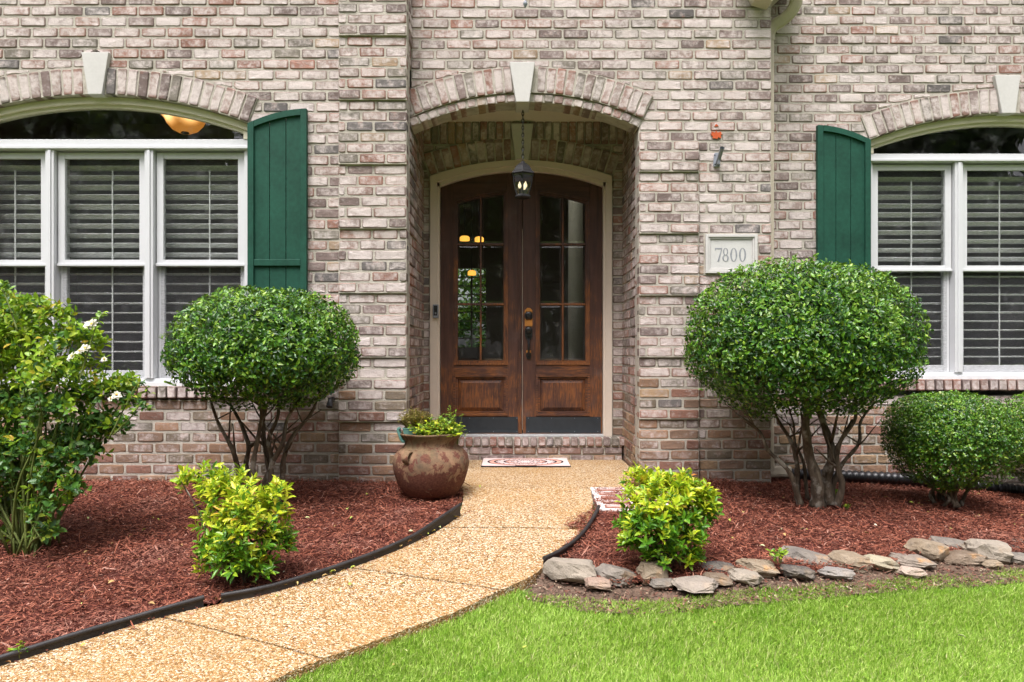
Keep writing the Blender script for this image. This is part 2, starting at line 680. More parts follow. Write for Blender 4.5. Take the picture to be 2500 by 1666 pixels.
def m_mat():
    t = NT('printed_doormat')
    c = t.n('ShaderNodeSeparateXYZ')
    t.s(c.inputs[0], t.coord())
    x, y = c.outputs[0], c.outputs[1]
    r = t.math('SQRT', t.math('ADD', t.math('MULTIPLY', x, x), t.math('MULTIPLY', t.math('MULTIPLY', y, y), 2.3)))
    ang = t.math('ARCTAN2', t.math('MULTIPLY', y, 1.5), x)
    pet = t.math('ABSOLUTE', t.math('SINE', t.math('MULTIPLY', ang, 8.0)))
    pet2 = t.math('ABSOLUTE', t.math('COSINE', t.math('MULTIPLY', ang, 12.0)))
    rr = t.math('ADD', r, t.math('MULTIPLY', pet, -0.028))
    rr2 = t.math('ADD', r, t.math('MULTIPLY', pet2, -0.030))

    def line(v, at, w):
        return t.math('LESS_THAN', t.math('ABSOLUTE', t.math('SUBTRACT', v, at)), w)
    ink = 0.0
    for v, at, w in ((rr, 0.05, .009), (rr, 0.10, .009), (rr2, 0.15, .008), (r, 0.185, .008), (rr2, 0.235, .008), (r, 0.27, .008), (r, 0.325, .009)):
        ink = t.math('MAXIMUM', ink, line(v, at, w))
    spoke = t.math('MULTIPLY', t.math('LESS_THAN', t.math('ABSOLUTE', t.math('SINE', t.math('MULTIPLY', ang, 12.0))), 0.2),
                   t.math('MULTIPLY', t.math('GREATER_THAN', r, 0.19), t.math('LESS_THAN', r, 0.225)))
    ink = t.math('MAXIMUM', ink, spoke)
    pink = t.math('MAXIMUM', t.math('MULTIPLY', t.math('GREATER_THAN', r, 0.27), t.math('LESS_THAN', r, 0.325)),
                  t.math('MULTIPLY', t.math('GREATER_THAN', r, 0.14), t.math('LESS_THAN', r, 0.19)))
    k = t.mix(pink, (0.60, 0.50, 0.48), (0.58, 0.28, 0.21))
    k = t.mix(t.math('MULTIPLY', t.noise(t.coord(), 40, 3), .4), k, (0.62, 0.42, 0.36))
    k = t.mix(ink, k, (0.018, 0.016, 0.02))
    return t.pbr(k, 0.95, 0.1, 0, t.bump(t.noise(t.coord(), 400, 2), 0.5, 0.003))


def m_metal(name, col, rough=0.45, metal=0.0, spec=0.5):
    return m_plain(name, col, rough, spec, metal, 0.2, 18, 0.12, 200)


M = {}
M['brick'] = m_brick()
M['mortar'] = m_mortar()
M['white'] = m_plain('white_window_paint', (0.55, 0.56, 0.57), 0.45, 0.4, 0, 0.03, 3, 0.02)
M['cream'] = m_plain('cream_trim_paint', (0.62, 0.575, 0.45), 0.5, 0.4, 0, 0.05, 4, 0.03)
M['casing'] = m_plain('beige_casing_paint', (0.60, 0.52, 0.435), 0.5, 0.4, 0, 0.05, 4, 0.03)
M['green'] = m_plain('green_shutter_paint', (0.010, 0.058, 0.037), 0.6, 0.22, 0, 0.38, 3.5, 0.2, 45)
M['keystone'] = m_plain('cast_stone', (0.50, 0.49, 0.465), 0.85, 0.3, 0, 0.07, 5, 0.2, 90)
M['plaque'] = m_plain('grey_cast_stone', (0.50, 0.50, 0.475), 0.85, 0.3, 0, 0.08, 8, 0.2, 90)
M['digit'] = m_plain('engraved_number', (0.23, 0.245, 0.26), 0.7, 0.3, 0, 0.35, 30, 0.1)
M['glass'] = m_glass()
M['doorglass'] = m_glass('bevelled_door_glass', (0.84, 0.87, 0.85))
M['screen'] = m_screen()
M['louver'] = m_plain('louver_paint', (0.74, 0.745, 0.73), 0.5, 0.4, 0, 0.04, 3, 0)
M['wood'] = m_wood()
M['woodh'] = m_wood('weathered_rail_wood', True)
M['muntin'] = m_wood('worn_muntin_wood', False, 0.16)
M['rawwood'] = m_plain('bare_orange_wood', (0.46, 0.19, 0.035), 0.55, 0.4, 0, 0.3, 25, 0.1)
M['black'] = m_metal('black_iron', (0.012, 0.012, 0.013), 0.38)
M['kick'] = m_metal('dark_kick_plate', (0.035, 0.042, 0.05), 0.42, 0.35)
M['silver'] = m_metal('grey_metal', (0.22, 0.24, 0.27), 0.45, 0.15)
M['strip'] = m_metal('threshold_metal', (0.55, 0.56, 0.56), 0.4, 0.4)
M['lampglass'] = m_glass('lantern_glass', (0.86, 0.86, 0.82))
M['bulb'] = m_emit('flame_bulb', (1.0, 0.78, 0.5), 0.5, (0.85, 0.8, 0.7))
M['amber'] = m_bowl()
M['ambercore'] = m_emit('amber_bulb', (1.0, 0.45, 0.07), 0.8, (0.4, 0.2, 0.05))
M['downspout'] = m_plain('beige_gutter_paint', (0.50, 0.44, 0.345), 0.5, 0.4, 0, 0.08, 5, 0.03)
M['plastic'] = m_plain('black_plastic', (0.022, 0.020, 0.020), 0.5, 0.45, 0, 0.5, 7, 0.15, 60)
M['pipe'] = m_plain('black_drain_pipe', (0.014, 0.014, 0.016), 0.4, 0.5, 0, 0.3, 7, 0.0)
M['terracotta'] = m_terracotta()
M['trough'] = m_plain('blue_green_plastic', (0.10, 0.23, 0.20), 0.5, 0.4, 0, 0.15, 12, 0.05)
M['potsoil'] = m_plain('potting_soil', (0.03, 0.02, 0.014), 0.95, 0.1, 0, 0.5, 60, 0.8, 80)
M['doormat'] = m_mat()
M['rubber'] = m_plain('black_rubber', (0.012, 0.012, 0.012), 0.8, 0.2)
M['aggregate'] = m_aggregate()
M['stone'] = m_stone()
M['bark'] = m_bark()
M['paver_mortar'] = m_plain('white_mortar', (0.66, 0.63, 0.60), 0.9, 0.2, 0, 0.15, 12, 0.6, 80)
M['mulchbase'] = m_plain('mulch_bed', (0.075, 0.022, 0.016), 0.95, 0.15, 0, 0.5, 30, 1.0, 60)
M['mulch'] = m_island('mulch_shreds', [(0.0, (0.06, 0.020, 0.013)), (0.35, (0.155, 0.047, 0.028)), (0.7, (0.24, 0.078, 0.046)), (0.94, (0.31, 0.120, 0.074)), (1.0, (0.44, 0.25, 0.19))], 0.85, 0.2, 0.4)
M['soil'] = m_plain('bare_soil', (0.115, 0.078, 0.056), 0.95, 0.15, 0, 0.45, 9, 1.0, 40)
M['lawnbase'] = m_plain('lawn_soil', (0.10, 0.145, 0.04), 0.95, 0.1, 0, 0.5, 4, 1.0, 50)
M['grass'] = m_leaf('grass_blades', [(0.0, (0.16, 0.32, 0.022)), (0.5, (0.34, 0.55, 0.065)), (0.85, (0.50, 0.66, 0.15)), (1.0, (0.62, 0.58, 0.30))], 0.5, 0.3, 0.3, ((0.42, 0.62, 0.13), (0.13, 0.33, 0.02)))
M['inwall'] = m_plain('interior_plaster', (0.24, 0.23, 0.20), 0.9, 0.2, 0, 0.06, 2, 0)
M['incol'] = m_plain('interior_column_paint', (0.50, 0.47, 0.37), 0.7, 0.3, 0, 0.05, 2, 0)
M['infloor'] = m_plain('interior_floor', (0.10, 0.06, 0.035), 0.4, 0.4, 0, 0.2, 8, 0)
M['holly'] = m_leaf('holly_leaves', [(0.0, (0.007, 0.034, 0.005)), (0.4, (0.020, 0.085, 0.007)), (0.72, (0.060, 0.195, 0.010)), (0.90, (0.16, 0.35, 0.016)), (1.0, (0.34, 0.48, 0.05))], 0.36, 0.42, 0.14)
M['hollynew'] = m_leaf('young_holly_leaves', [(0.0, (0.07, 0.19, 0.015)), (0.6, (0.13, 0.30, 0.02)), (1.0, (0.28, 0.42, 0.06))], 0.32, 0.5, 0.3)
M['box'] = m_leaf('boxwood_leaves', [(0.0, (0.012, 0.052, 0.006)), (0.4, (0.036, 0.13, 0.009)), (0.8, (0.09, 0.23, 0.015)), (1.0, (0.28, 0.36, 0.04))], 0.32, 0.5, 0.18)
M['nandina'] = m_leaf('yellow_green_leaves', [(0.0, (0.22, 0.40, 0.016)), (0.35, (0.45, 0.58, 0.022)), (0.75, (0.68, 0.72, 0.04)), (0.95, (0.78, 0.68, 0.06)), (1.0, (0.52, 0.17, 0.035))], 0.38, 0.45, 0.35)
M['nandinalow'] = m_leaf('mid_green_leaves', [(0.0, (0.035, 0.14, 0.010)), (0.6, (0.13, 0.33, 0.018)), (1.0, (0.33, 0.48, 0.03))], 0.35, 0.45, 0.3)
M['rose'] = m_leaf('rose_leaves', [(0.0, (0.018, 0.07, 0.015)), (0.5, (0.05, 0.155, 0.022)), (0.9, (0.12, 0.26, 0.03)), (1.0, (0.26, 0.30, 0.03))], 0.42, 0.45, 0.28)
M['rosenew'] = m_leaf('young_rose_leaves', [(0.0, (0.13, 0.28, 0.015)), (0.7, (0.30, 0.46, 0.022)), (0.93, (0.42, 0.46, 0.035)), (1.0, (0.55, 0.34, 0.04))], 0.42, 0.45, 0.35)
M['cane'] = m_plain('green_cane', (0.10, 0.13, 0.03), 0.6, 0.3, 0, 0.4, 9, 0.1)
M['petal'] = m_leaf('white_petals', [(0.0, (0.82, 0.79, 0.66)), (1.0, (0.9, 0.88, 0.82))], 0.6, 0.3, 0.3)
M['stamen'] = m_plain('yellow_stamens', (0.72, 0.45, 0.05), 0.7, 0.3)
M['herb'] = m_leaf('pot_plant_leaves', [(0.0, (0.07, 0.17, 0.015)), (0.5, (0.20, 0.36, 0.03)), (0.85, (0.40, 0.48, 0.06)), (1.0, (0.45, 0.30, 0.05))], 0.5, 0.35, 0.35)
M['dryherb'] = m_leaf('dry_pot_stems', [(0.0, (0.14, 0.075, 0.03)), (0.5, (0.24, 0.20, 0.05)), (1.0, (0.42, 0.38, 0.10))], 0.6, 0.3, 0.3)
M['treeleaf'] = m_leaf('tree_leaves', [(0.0, (0.010, 0.035, 0.008)), (0.6, (0.035, 0.09, 0.018)), (1.0, (0.09, 0.17, 0.03))], 0.5, 0.4, 0.25)
M['litter'] = m_island('leaf_litter_bits', [(0.0, (0.20, 0.10, 0.04)), (0.4, (0.42, 0.30, 0.12)), (0.7, (0.30, 0.40, 0.05)), (1.0, (0.62, 0.56, 0.44))], 0.8, 0.2)
M['chip'] = m_plain('fresh_brick', (0.42, 0.085, 0.03), 0.9, 0.2, 0, 0.25, 40, 0.5)

# ------------------------------------------------------------------ the house: planes
Y_LEFT, Y_PIER, Y_ENTRY, Y_RIGHT, Y_BACK = 5.43, 5.40, 5.64, 5.93, 6.56
CH, CZ0 = 0.0814, 0.45          # course height, level of course 0
BL, JT = 0.2056, 0.0115          # brick pitch, joint
DEP = 0.09
house = thing('brick_house', (0.1, 5.64, 0.0), 'whitewashed brick house front with arched entry and green shutters', 'house')


def zc(n):
    return CZ0 + CH * n


BASES = [((0.25, 0.155, 0.125), 0.62, 30), ((0.235, 0.175, 0.15), 0.62, 28), ((0.27, 0.14, 0.105), 0.48, 10), ((0.18, 0.135, 0.122), 0.34, 19),
         ((0.18, 0.16, 0.13), 0.44, 12), ((0.12, 0.11, 0.105), 0.30, 2), ((0.32, 0.23, 0.15), 0.5, 3), ((0.28, 0.22, 0.20), 0.80, 16)]
LOWS = [((0.27, 0.165, 0.105), 0.28, 10), ((0.23, 0.15, 0.105), 0.30, 9), ((0.21, 0.11, 0.08), 0.24, 5), ((0.175, 0.14, 0.10), 0.30, 5), ((0.31, 0.21, 0.125), 0.28, 6)]


def pick(lst, rng):
    tot = sum(q[2] for q in lst)
    r = rng.random() * tot
    for c, a, w in lst:
        r -= w
        if r <= 0:
            return c, a
    return lst[0][0], lst[0][1]


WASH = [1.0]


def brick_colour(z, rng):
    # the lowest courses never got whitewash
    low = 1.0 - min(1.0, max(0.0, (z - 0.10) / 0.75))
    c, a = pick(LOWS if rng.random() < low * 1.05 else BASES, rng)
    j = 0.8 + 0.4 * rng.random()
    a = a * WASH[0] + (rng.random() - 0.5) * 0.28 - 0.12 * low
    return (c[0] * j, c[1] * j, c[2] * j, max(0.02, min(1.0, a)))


def quad_mesh(q, rng, depth=DEP, mat=None):
    """one hand-moulded brick from four corners (x,z), anticlockwise, about their centre"""
    nq = len(q)
    cx = (min(p[0] for p in q) + max(p[0] for p in q)) / 2
    cz = (min(p[1] for p in q) + max(p[1] for p in q)) / 2
    q = [Vector((p[0] - cx, p[1] - cz)) for p in q]
    out = []
    for i in range(nq):
        a, b = q[i], q[(i + 1) % nq]
        e = b - a
        L = e.length
        if L < 1e-4:
            continue
        c = min(0.007, L * 0.25)
        d = e / L
        nrm = Vector((d.y, -d.x))
        out.append(a + d * c)
        if L > 0.1:
            out.append((a + b) / 2 + nrm * rng.uniform(-0.0025, 0.0015))
        out.append(b - d * c)
    n = len(out)
    j = lambda s: rng.uniform(-s, s)
    vs, fs = [], []
    out = [p + Vector((j(.0015), j(.0015))) for p in out]
    for p in out:
        vs.append((p.x, depth, p.y))
    for p in out:
        vs.append((p.x, 0.007 + j(.002), p.y))
    for p in out:
        s = Vector((max(-1, min(1, p.x * 400)), max(-1, min(1, p.y * 400))))
        vs.append((p.x - s.x * 0.006, j(.0015), p.y - s.y * 0.006))
    vs.append((sum(p.x for p in out) / n, j(.0012), sum(p.y for p in out) / n))
    for i in range(n):
        k = (i + 1) % n
        fs += [(i, k, n + k, n + i), (n + i, n + k, 2 * n + k, 2 * n + i), (2 * n + i, 2 * n + k, 3 * n)]
    me = bpy.data.meshes.new('brick')
    me.from_pydata(vs, [], fs)
    me.materials.append(mat or M['brick'])
    return me, cx, cz


_rv = random.Random(11)
BH = CH - JT
FULL = [quad_mesh([(-.0963, -BH / 2), (.0963, -BH / 2), (.0963, BH / 2), (-.0963, BH / 2)], _rv)[0] for _ in range(14)]
HALF = [quad_mesh([(-.0475, -BH / 2), (.0475, -BH / 2), (.0475, BH / 2), (-.0475, BH / 2)], _rv)[0] for _ in range(8)]
SHORT = [quad_mesh([(-.0725, -BH / 2), (.0725, -BH / 2), (.0725, BH / 2), (-.0725, BH / 2)], _rv)[0] for _ in range(6)]


def add_brick(parent, q, base, theta, rng, z_abs=None, depth=DEP):
    """q: corners in wall coordinates (u,z); base(u) -> world x,y of the face; theta: turn about z"""
    rect = len(q) == 4 and abs(q[0][0] - q[3][0]) < 1e-5 and abs(q[1][0] - q[2][0]) < 1e-5 and abs((q[3][1] - q[0][1]) - BH) < 1e-5
    L = q[1][0] - q[0][0]
    sx = 1.0
    if rect and depth == DEP and L > 0.06:
        if L > 0.165:
            me, sx = rng.choice(FULL), L / 0.1926
        elif L > 0.118:
            me, sx = rng.choice(SHORT), L / 0.145
        else:
            me, sx = rng.choice(HALF), L / 0.095
        cu, cz = (q[0][0] + q[1][0]) / 2, (q[0][1] + q[3][1]) / 2
    else:
        me, cu, cz = quad_mesh(q, rng, depth)
    o = bpy.data.objects.new('brick', me)
    x, y = base(cu)
    o.location = (x, y, cz + rng.uniform(-.0015, .0015))
    o.rotation_euler = (0, R(rng.uniform(-.5, .5)), theta)
    o.scale = (sx, 1, 1)
    o.color = brick_colour(cz if z_abs is None else z_abs, rng)
    return link(o, parent)


class Arch:
    """opening with a segmental head: half span, spring level, rise, ring thickness, keystone"""

    def __init__(s, cx, hs, z0, zs, rise, ring, key_top=None, key_half=0.0):
        s.cx, s.hs, s.z0, s.zs, s.rise, s.ring = cx, hs, z0, zs, rise, ring
        s.R = (hs * hs + rise * rise) / (2 * rise)
        s.cz = zs + rise - s.R
        s.Ro = s.R + ring
        s.a = math.asin(hs / s.R)
        s.he, s.ze = s.Ro * math.sin(s.a), s.cz + s.Ro * math.cos(s.a)
        s.key_top, s.key_half = key_top, key_half

    def w(s, z):
        if z < s.z0:
            return 0.0
        if z <= s.zs:
            return s.hs
        if z < s.ze:
            return s.hs + (s.he - s.hs) * (z - s.zs) / (s.ze - s.zs)
        d = s.Ro ** 2 - (z - s.cz) ** 2
        w = math.sqrt(d) if d > 0 else 0.0
        if s.key_top and z < s.key_top:
            w = max(w, s.key_half)
        return w

    def mid_w(s, z):
        d = (s.R + s.ring * .55) ** 2 - (z - s.cz) ** 2
        return math.sqrt(d) if d > 0 else 0.0

    def soffit(s, x, grow=0.0):
        return s.cz + math.sqrt(max(0, (s.R + grow) ** 2 - (x - s.cx) ** 2))


class Rect:
    def __init__(s, cx, hs, z0, z1):
        s.cx, s.hs, s.z0, s.z1 = cx, hs, z0, z1

    def w(s, z):
        return s.hs if s.z0 <= z <= s.z1 else 0.0


def clip_arc(q, op, gap=0.007):
    """part of a brick that stands above the curve of an arch ring"""
    x0, x1, zb, zt = q[0][0], q[1][0], q[0][1], q[2][1]
    rad = op.Ro + gap
    za = lambda x: op.cz + math.sqrt(max(0, rad * rad - (x - op.cx) ** 2)) if abs(x - op.cx) < rad else -9
    if max(za(x0), za(x1), za(min(max(op.cx, x0), x1))) <= zb:
        return q
    xs_ = [x0 + (x1 - x0) * k / 12 for k in range(13)]
    ok = [x for x in xs_ if za(x) < zt - 0.008]
    if len(ok) < 3 or ok[-1] - ok[0] < 0.03:
        return None
    a, b = ok[0], ok[-1]
    if b - a < (x1 - x0) * .99 and a > x0 + 1e-6 and b < x1 - 1e-6:
        return None
    bot = [(a + (b - a) * k / 4, max(zb, za(a + (b - a) * k / 4))) for k in range(5)]
    return bot + [(b, zt), (a, zt)]


def intervals(x0, x1, z0, z1, ops):
    segs = [((x0, x0), (x1, x1))]
    for op in ops:
        zm = (z0 + z1) / 2
        wb, wt_ = op.w(z0 + .002), op.w(z1 - .002)
        if zm < op.z0:
            wb = wt_ = 0.0
        elif wb == 0.0 and wt_ > 0:
            wb = wt_
        if wb <= 0 and wt_ <= 0:
            continue
        new = []
        for (l, r) in segs:
            a = (op.cx - wb, op.cx - wt_)
            b = (op.cx + wb, op.cx + wt_)
            if b[0] <= l[0] or a[0] >= r[0]:
                new.append((l, r))
                continue
            if a[0] > l[0] + .005 or a[1] > l[1] + .005:
                new.append((l, a))
            if b[0] < r[0] - .005 or b[1] < r[1] - .005:
                new.append((b, r))
        segs = new
    return segs


def lay_wall(label, x0, x1, n0, n1, Yf, ops=(), proud=None, seed=1, phase=0.0, thick=0.16):
    rng = random.Random(seed)
    mb = MB()
    rows = []
    for n in range(n0, n1):
        zb, zt = zc(n), zc(n + 1)
        off = proud(n) if proud else 0.0
        cut = [o_ for o_ in ops if isinstance(o_, Arch) and o_.ze - .02 < zb < o_.cz + o_.Ro]
        for o_ in cut:
            wm = o_.mid_w(zb - .002)
            mm = intervals(x0, x1, zb, zt, [Rect(o_.cx, wm, -9, 9)]) if wm > 0 else [((x0, x0), (x1, x1))]
            for (l, r) in mm:
                mb.prism([(l[0], zb), (r[0], zb), (r[1], zt), (l[1], zt)], Yf + 0.0050 - off, Yf + thick)
        segs = intervals(x0, x1, zb, zt, [o_ for o_ in ops if o_ not in cut])
        for (l, r) in segs:
            l2 = (max(l[0], x0), max(l[1], x0))
            r2 = (min(r[0], x1), min(r[1], x1))
            if not cut:
                mb.prism([(l2[0], zb), (r2[0], zb), (r2[1], zt), (l2[1], zt)], Yf + 0.0050 - off, Yf + thick)
            rows.append((n, l2, r2, off, cut))
    wall = mb.build('wall', M['mortar'], house)
    wall['label'] = label
    for n, l, r, off, cut in rows:
        zb, zt = zc(n) + JT / 2, zc(n + 1) - JT / 2
        ph = (n % 2) * BL / 2 + phase + rng.uniform(-.016, .016)
        k = math.floor((min(l) - ph) / BL)
        u = ph + k * BL
        # cut points of this course, with scraps merged into their neighbour
        cuts = []
        lo, hi = min(l), max(r)
        while u < hi:
            if u > lo + 0.055 and u < hi - 0.055:
                cuts.append(u + rng.uniform(-.006, .006))
            u += BL
        ends = [lo] + cuts + [hi]
        for i in range(len(ends) - 1):
            a, b = ends[i], ends[i + 1]
            ga = JT / 2 if i > 0 else (0.0 if abs(l[0] - x0) < 1e-6 else JT * .6)
            gb = JT / 2 if i < len(ends) - 2 else (0.0 if abs(r[0] - x1) < 1e-6 else JT * .6)
            q = [(max(a, l[0]) + ga, zb), (min(b, r[0]) - gb, zb), (min(b, r[1]) - gb, zt), (max(a, l[1]) + ga, zt)]
            if q[1][0] - q[0][0] < 0.012 and q[2][0] - q[3][0] < 0.012:
                continue
            if q[1][0] < q[0][0]:
                q[0] = q[1] = ((q[0][0] + q[1][0]) / 2 - .001, zb)
                q[1] = (q[1][0] + .002, zb)
            if q[2][0] < q[3][0]:
                m = (q[2][0] + q[3][0]) / 2
                q[2], q[3] = (m + .001, zt), (m - .001, zt)
            jit = rng.uniform(-.002, .003)
            for o_ in cut:
                q = clip_arc(q, o_)
            if q is None:
                continue
            add_brick(wall, q, lambda u: (u, Yf - off + jit), 0.0, rng)
    return wall


def lay_side(label, X, ya, yb, n0, n1, face, seed=1, proud=None, thick=0.15, zmax=None):
    """wall running back from the street; face +1 looks to the right, -1 to the left"""
    rng = random.Random(seed)
    mb = MB()
    xm = X - face * 0.0050
    mb.box(min(xm, xm - face * thick), max(xm, xm - face * thick), ya, yb, zc(n0), zmax or zc(n1))
    wall = mb.build('wall', M['mortar'], house)
    wall['label'] = label
    th = R(90) * face
    for n in range(n0, n1):
        zb, zt = zc(n) + JT / 2, zc(n + 1) - JT / 2
        if zmax and zt > zmax:
            continue
        P = BL / 2 if yb - ya > 0.5 else BL
        ends = [ya]
        u = ya + (n % 2) * BL / 2
        while u < yb - 0.05:
            if u > ya + 0.05:
                ends.append(u + rng.uniform(-.006, .006))
            u += rng.choice([P, BL]) if yb - ya > 0.5 else BL
        ends.append(yb)
        for a, b in zip(ends[:-1], ends[1:]):
            off = proud(n, a) if proud else 0.0
            if face > 0:
                q = [(a + JT / 2, zb), (b - JT / 2, zb), (b - JT / 2, zt), (a + JT / 2, zt)]
                base = lambda u, off=off: (X + off + rng.uniform(-.002, .003), u)
            else:
                q = [(-b + JT / 2, zb), (-a - JT / 2, zb), (-a - JT / 2, zt), (-b + JT / 2, zt)]
                base = lambda u, off=off: (X - off + rng.uniform(-.003, .002), -u)
            add_brick(wall, q, base, th, rng)
    return wall


def ring_quad(cx, cz, r0, r1, a0, a1):
    P = lambda r, a: (cx + r * math.sin(a), cz + r * math.cos(a))
    return [P(r0, a0), P(r0, a1), P(r1, a1), P(r1, a0)]


def lay_arch(label, op, Yf, r0, r1, pitch, seed, depth, key=None, mortar_depth=0.12, xmin=-99, flat=False):
    rng = random.Random(seed)
    mb = MB()
    n = 30
    for i in range(n):
        a0, a1 = -op.a + 2 * op.a * i / n, -op.a + 2 * op.a * (i + 1) / n
        mb.prism(ring_quad(op.cx, op.cz, r0, r1 + 0.004, a0, a1), Yf + 0.007, Yf + mortar_depth)
    arch = mb.build('arch', M['mortar'], house)
    arch['label'] = label
    rm = (r0 + r1) / 2
    ka = (key / rm) if key else 0.0
    for side in (-1, 1):
        span = op.a - ka
        cnt = max(1, round(span * rm / pitch))
        for i in range(cnt):
            a0 = ka + span * i / cnt + JT * .5 / rm
            a1 = ka + span * (i + 1) / cnt - JT * .5 / rm
            if side < 0:
                a0, a1 = -a1, -a0
            j = rng.uniform(-.006, .006)
            q = ring_quad(op.cx, op.cz, r0 + max(-.004, j * .4), r1 + j, a0, a1)
            if max(p[0] for p in q) < xmin:
                continue
            off = rng.uniform(-.003, .004)
            add_brick(arch, q, lambda u: (u, Yf + off), 0.0, rng, depth=depth)
    return arch


def keystone(parent, xt0, xt1, zt, xb0, xb1, zb, Y0, Y1):
    o = MB().prism([(xb0, zb), (xb1, zb), (xt1, zt), (xt0, zt)], Y0, Y1).build('keystone', M['keystone'], parent, bevel=0.004)
    return o


# --- left wing wall with its window opening
opL = Arch(-3.184, 1.173, pz(975, Y_LEFT), 2.730, 0.216, 0.205, pz(128, Y_LEFT), 0.105)
lay_wall('left wing wall with the wide three-part window', -4.05, px(829, 5.42), -7, 42, Y_LEFT, [opL], None, 3, 0.03)
aL = lay_arch('arch of upright bricks over the left window', opL, Y_LEFT - 0.012, opL.R, opL.Ro - 0.006, 0.0795, 5, 0.13, 0.085, 0.14)
keystone(aL, px(199, 5.40), px(266, 5.40), pz(128, 5.40), px(215, 5.40), px(249, 5.40), pz(231, 5.40), Y_LEFT - 0.035, Y_LEFT + 0.12)

# --- left pier with quoin bands
prd = lambda n: 0.018 if n % 6 < 4 else 0.0
lay_wall('pier with stepped quoin bands left of the entry', px(829, 5.42), -0.80, -7, 43, Y_PIER, [], prd, 8, 0.075)
lay_side('return of the left pier above the entry arch', -0.80, Y_PIER + 0.095, Y_ENTRY + 0.02, 34, 43, 1, 9, lambda n, a: 0.01 if n % 6 < 4 else 0.0)

# --- entry wall with arched opening
opE = Arch(0.102, 0.902, -2.0, 2.762, 0.201, 0.277, pz(152, Y_ENTRY), 0.10)
X_Q = px(1706, 5.62)
X_C = px(1883, Y_ENTRY)
lay_wall('entry wall above and beside the arched opening', -0.80, X_C, -8, 43, Y_ENTRY, [opE, Rect((1.004 + X_Q) / 2, (X_Q - 1.004) / 2, -2.0, zc(27))], None, 12, 0.11, 0.2)
lay_wall('pier with stepped quoin bands right of the entry', 1.004, X_Q, -8, 27, Y_ENTRY, [], lambda n: 0.034 if n % 6 < 4 else 0.016, 13, 0.02)
aE = lay_arch('outer ring of upright bricks over the entry', opE, Y_ENTRY - 0.022, opE.R + 0.070, opE.Ro - 0.008, 0.0775, 15, 0.12, 0.095, 0.2, xmin=-0.80)
aI = lay_arch('inner ring of brick ends under the entry arch', opE, Y_ENTRY - 0.006, opE.R, opE.R + 0.062, 0.080, 16, 0.20, 0.07, 0.195, xmin=-0.80)
keystone(aE, px(1244, 5.57), px(1306, 5.57), pz(152, 5.57), px(1260, 5.57), px(1292, 5.57), pz(249.5, 5.57), Y_ENTRY - 0.075, Y_ENTRY + 0.18)
lay_side('side of the entry block beside the downspout', X_C, Y_ENTRY + 0.095, Y_RIGHT, -8, 43, 1, 17)

# --- right wing wall
opR = Arch(4.14, 1.158, pz(956, Y_RIGHT), 2.751, 0.219, 0.205, pz(184, Y_RIGHT), 0.105)
lay_wall('right wing wall set back behind the downspout', X_C - 0.02, 4.75, -9, 44, Y_RIGHT, [opR], None, 21, 0.05)
aR = lay_arch('arch of upright bricks over the right window', opR, Y_RIGHT - 0.012, opR.R, opR.Ro - 0.006, 0.0795, 22, 0.13, 0.085, 0.14)
keystone(aR, px(2428, 5.90), px(2491, 5.90), pz(184, 5.90), px(2446, 5.90), px(2479, 5.90), pz(277, 5.90), Y_RIGHT - 0.035, Y_RIGHT + 0.12)

# --- the entry recess (its bricks are mixed with less white)
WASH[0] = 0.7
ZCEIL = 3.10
jq = lambda n, a: 0.012 if (n % 6 < 4 and a < 5.85) else 0.0
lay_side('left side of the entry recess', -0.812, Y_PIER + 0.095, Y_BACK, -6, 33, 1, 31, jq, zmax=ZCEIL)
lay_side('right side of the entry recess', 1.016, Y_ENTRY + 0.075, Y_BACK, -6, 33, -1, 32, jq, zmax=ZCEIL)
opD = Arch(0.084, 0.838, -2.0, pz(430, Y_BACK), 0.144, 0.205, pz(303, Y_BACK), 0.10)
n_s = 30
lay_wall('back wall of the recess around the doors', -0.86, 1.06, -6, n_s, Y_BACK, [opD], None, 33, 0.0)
# upright course under the porch ceiling
rng = random.Random(34)
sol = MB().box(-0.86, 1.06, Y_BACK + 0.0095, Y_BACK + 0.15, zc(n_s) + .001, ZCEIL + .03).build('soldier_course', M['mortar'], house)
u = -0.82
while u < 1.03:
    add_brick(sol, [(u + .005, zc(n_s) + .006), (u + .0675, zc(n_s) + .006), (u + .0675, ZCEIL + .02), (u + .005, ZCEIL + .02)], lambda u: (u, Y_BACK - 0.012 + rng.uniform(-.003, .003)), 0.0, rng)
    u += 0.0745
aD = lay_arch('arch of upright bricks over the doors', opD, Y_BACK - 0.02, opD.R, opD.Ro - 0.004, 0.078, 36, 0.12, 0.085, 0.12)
keystone(aD, px(1247, 6.52), px(1302, 6.52), pz(303, 6.52), px(1258, 6.52), px(1290, 6.52), pz(390, 6.52), Y_BACK - 0.055, Y_BACK + 0.10)
MB().box(-0.95, 1.15, Y_ENTRY + 0.201, Y_BACK + 0.1, ZCEIL, ZCEIL + 0.05).build('porch_ceiling', M['cream'], house)
MB().box(-0.80, 1.01, Y_ENTRY + 0.205, Y_ENTRY + 0.245, ZCEIL - 0.045, ZCEIL - .001).build('ceiling_trim', M['cream'], house)

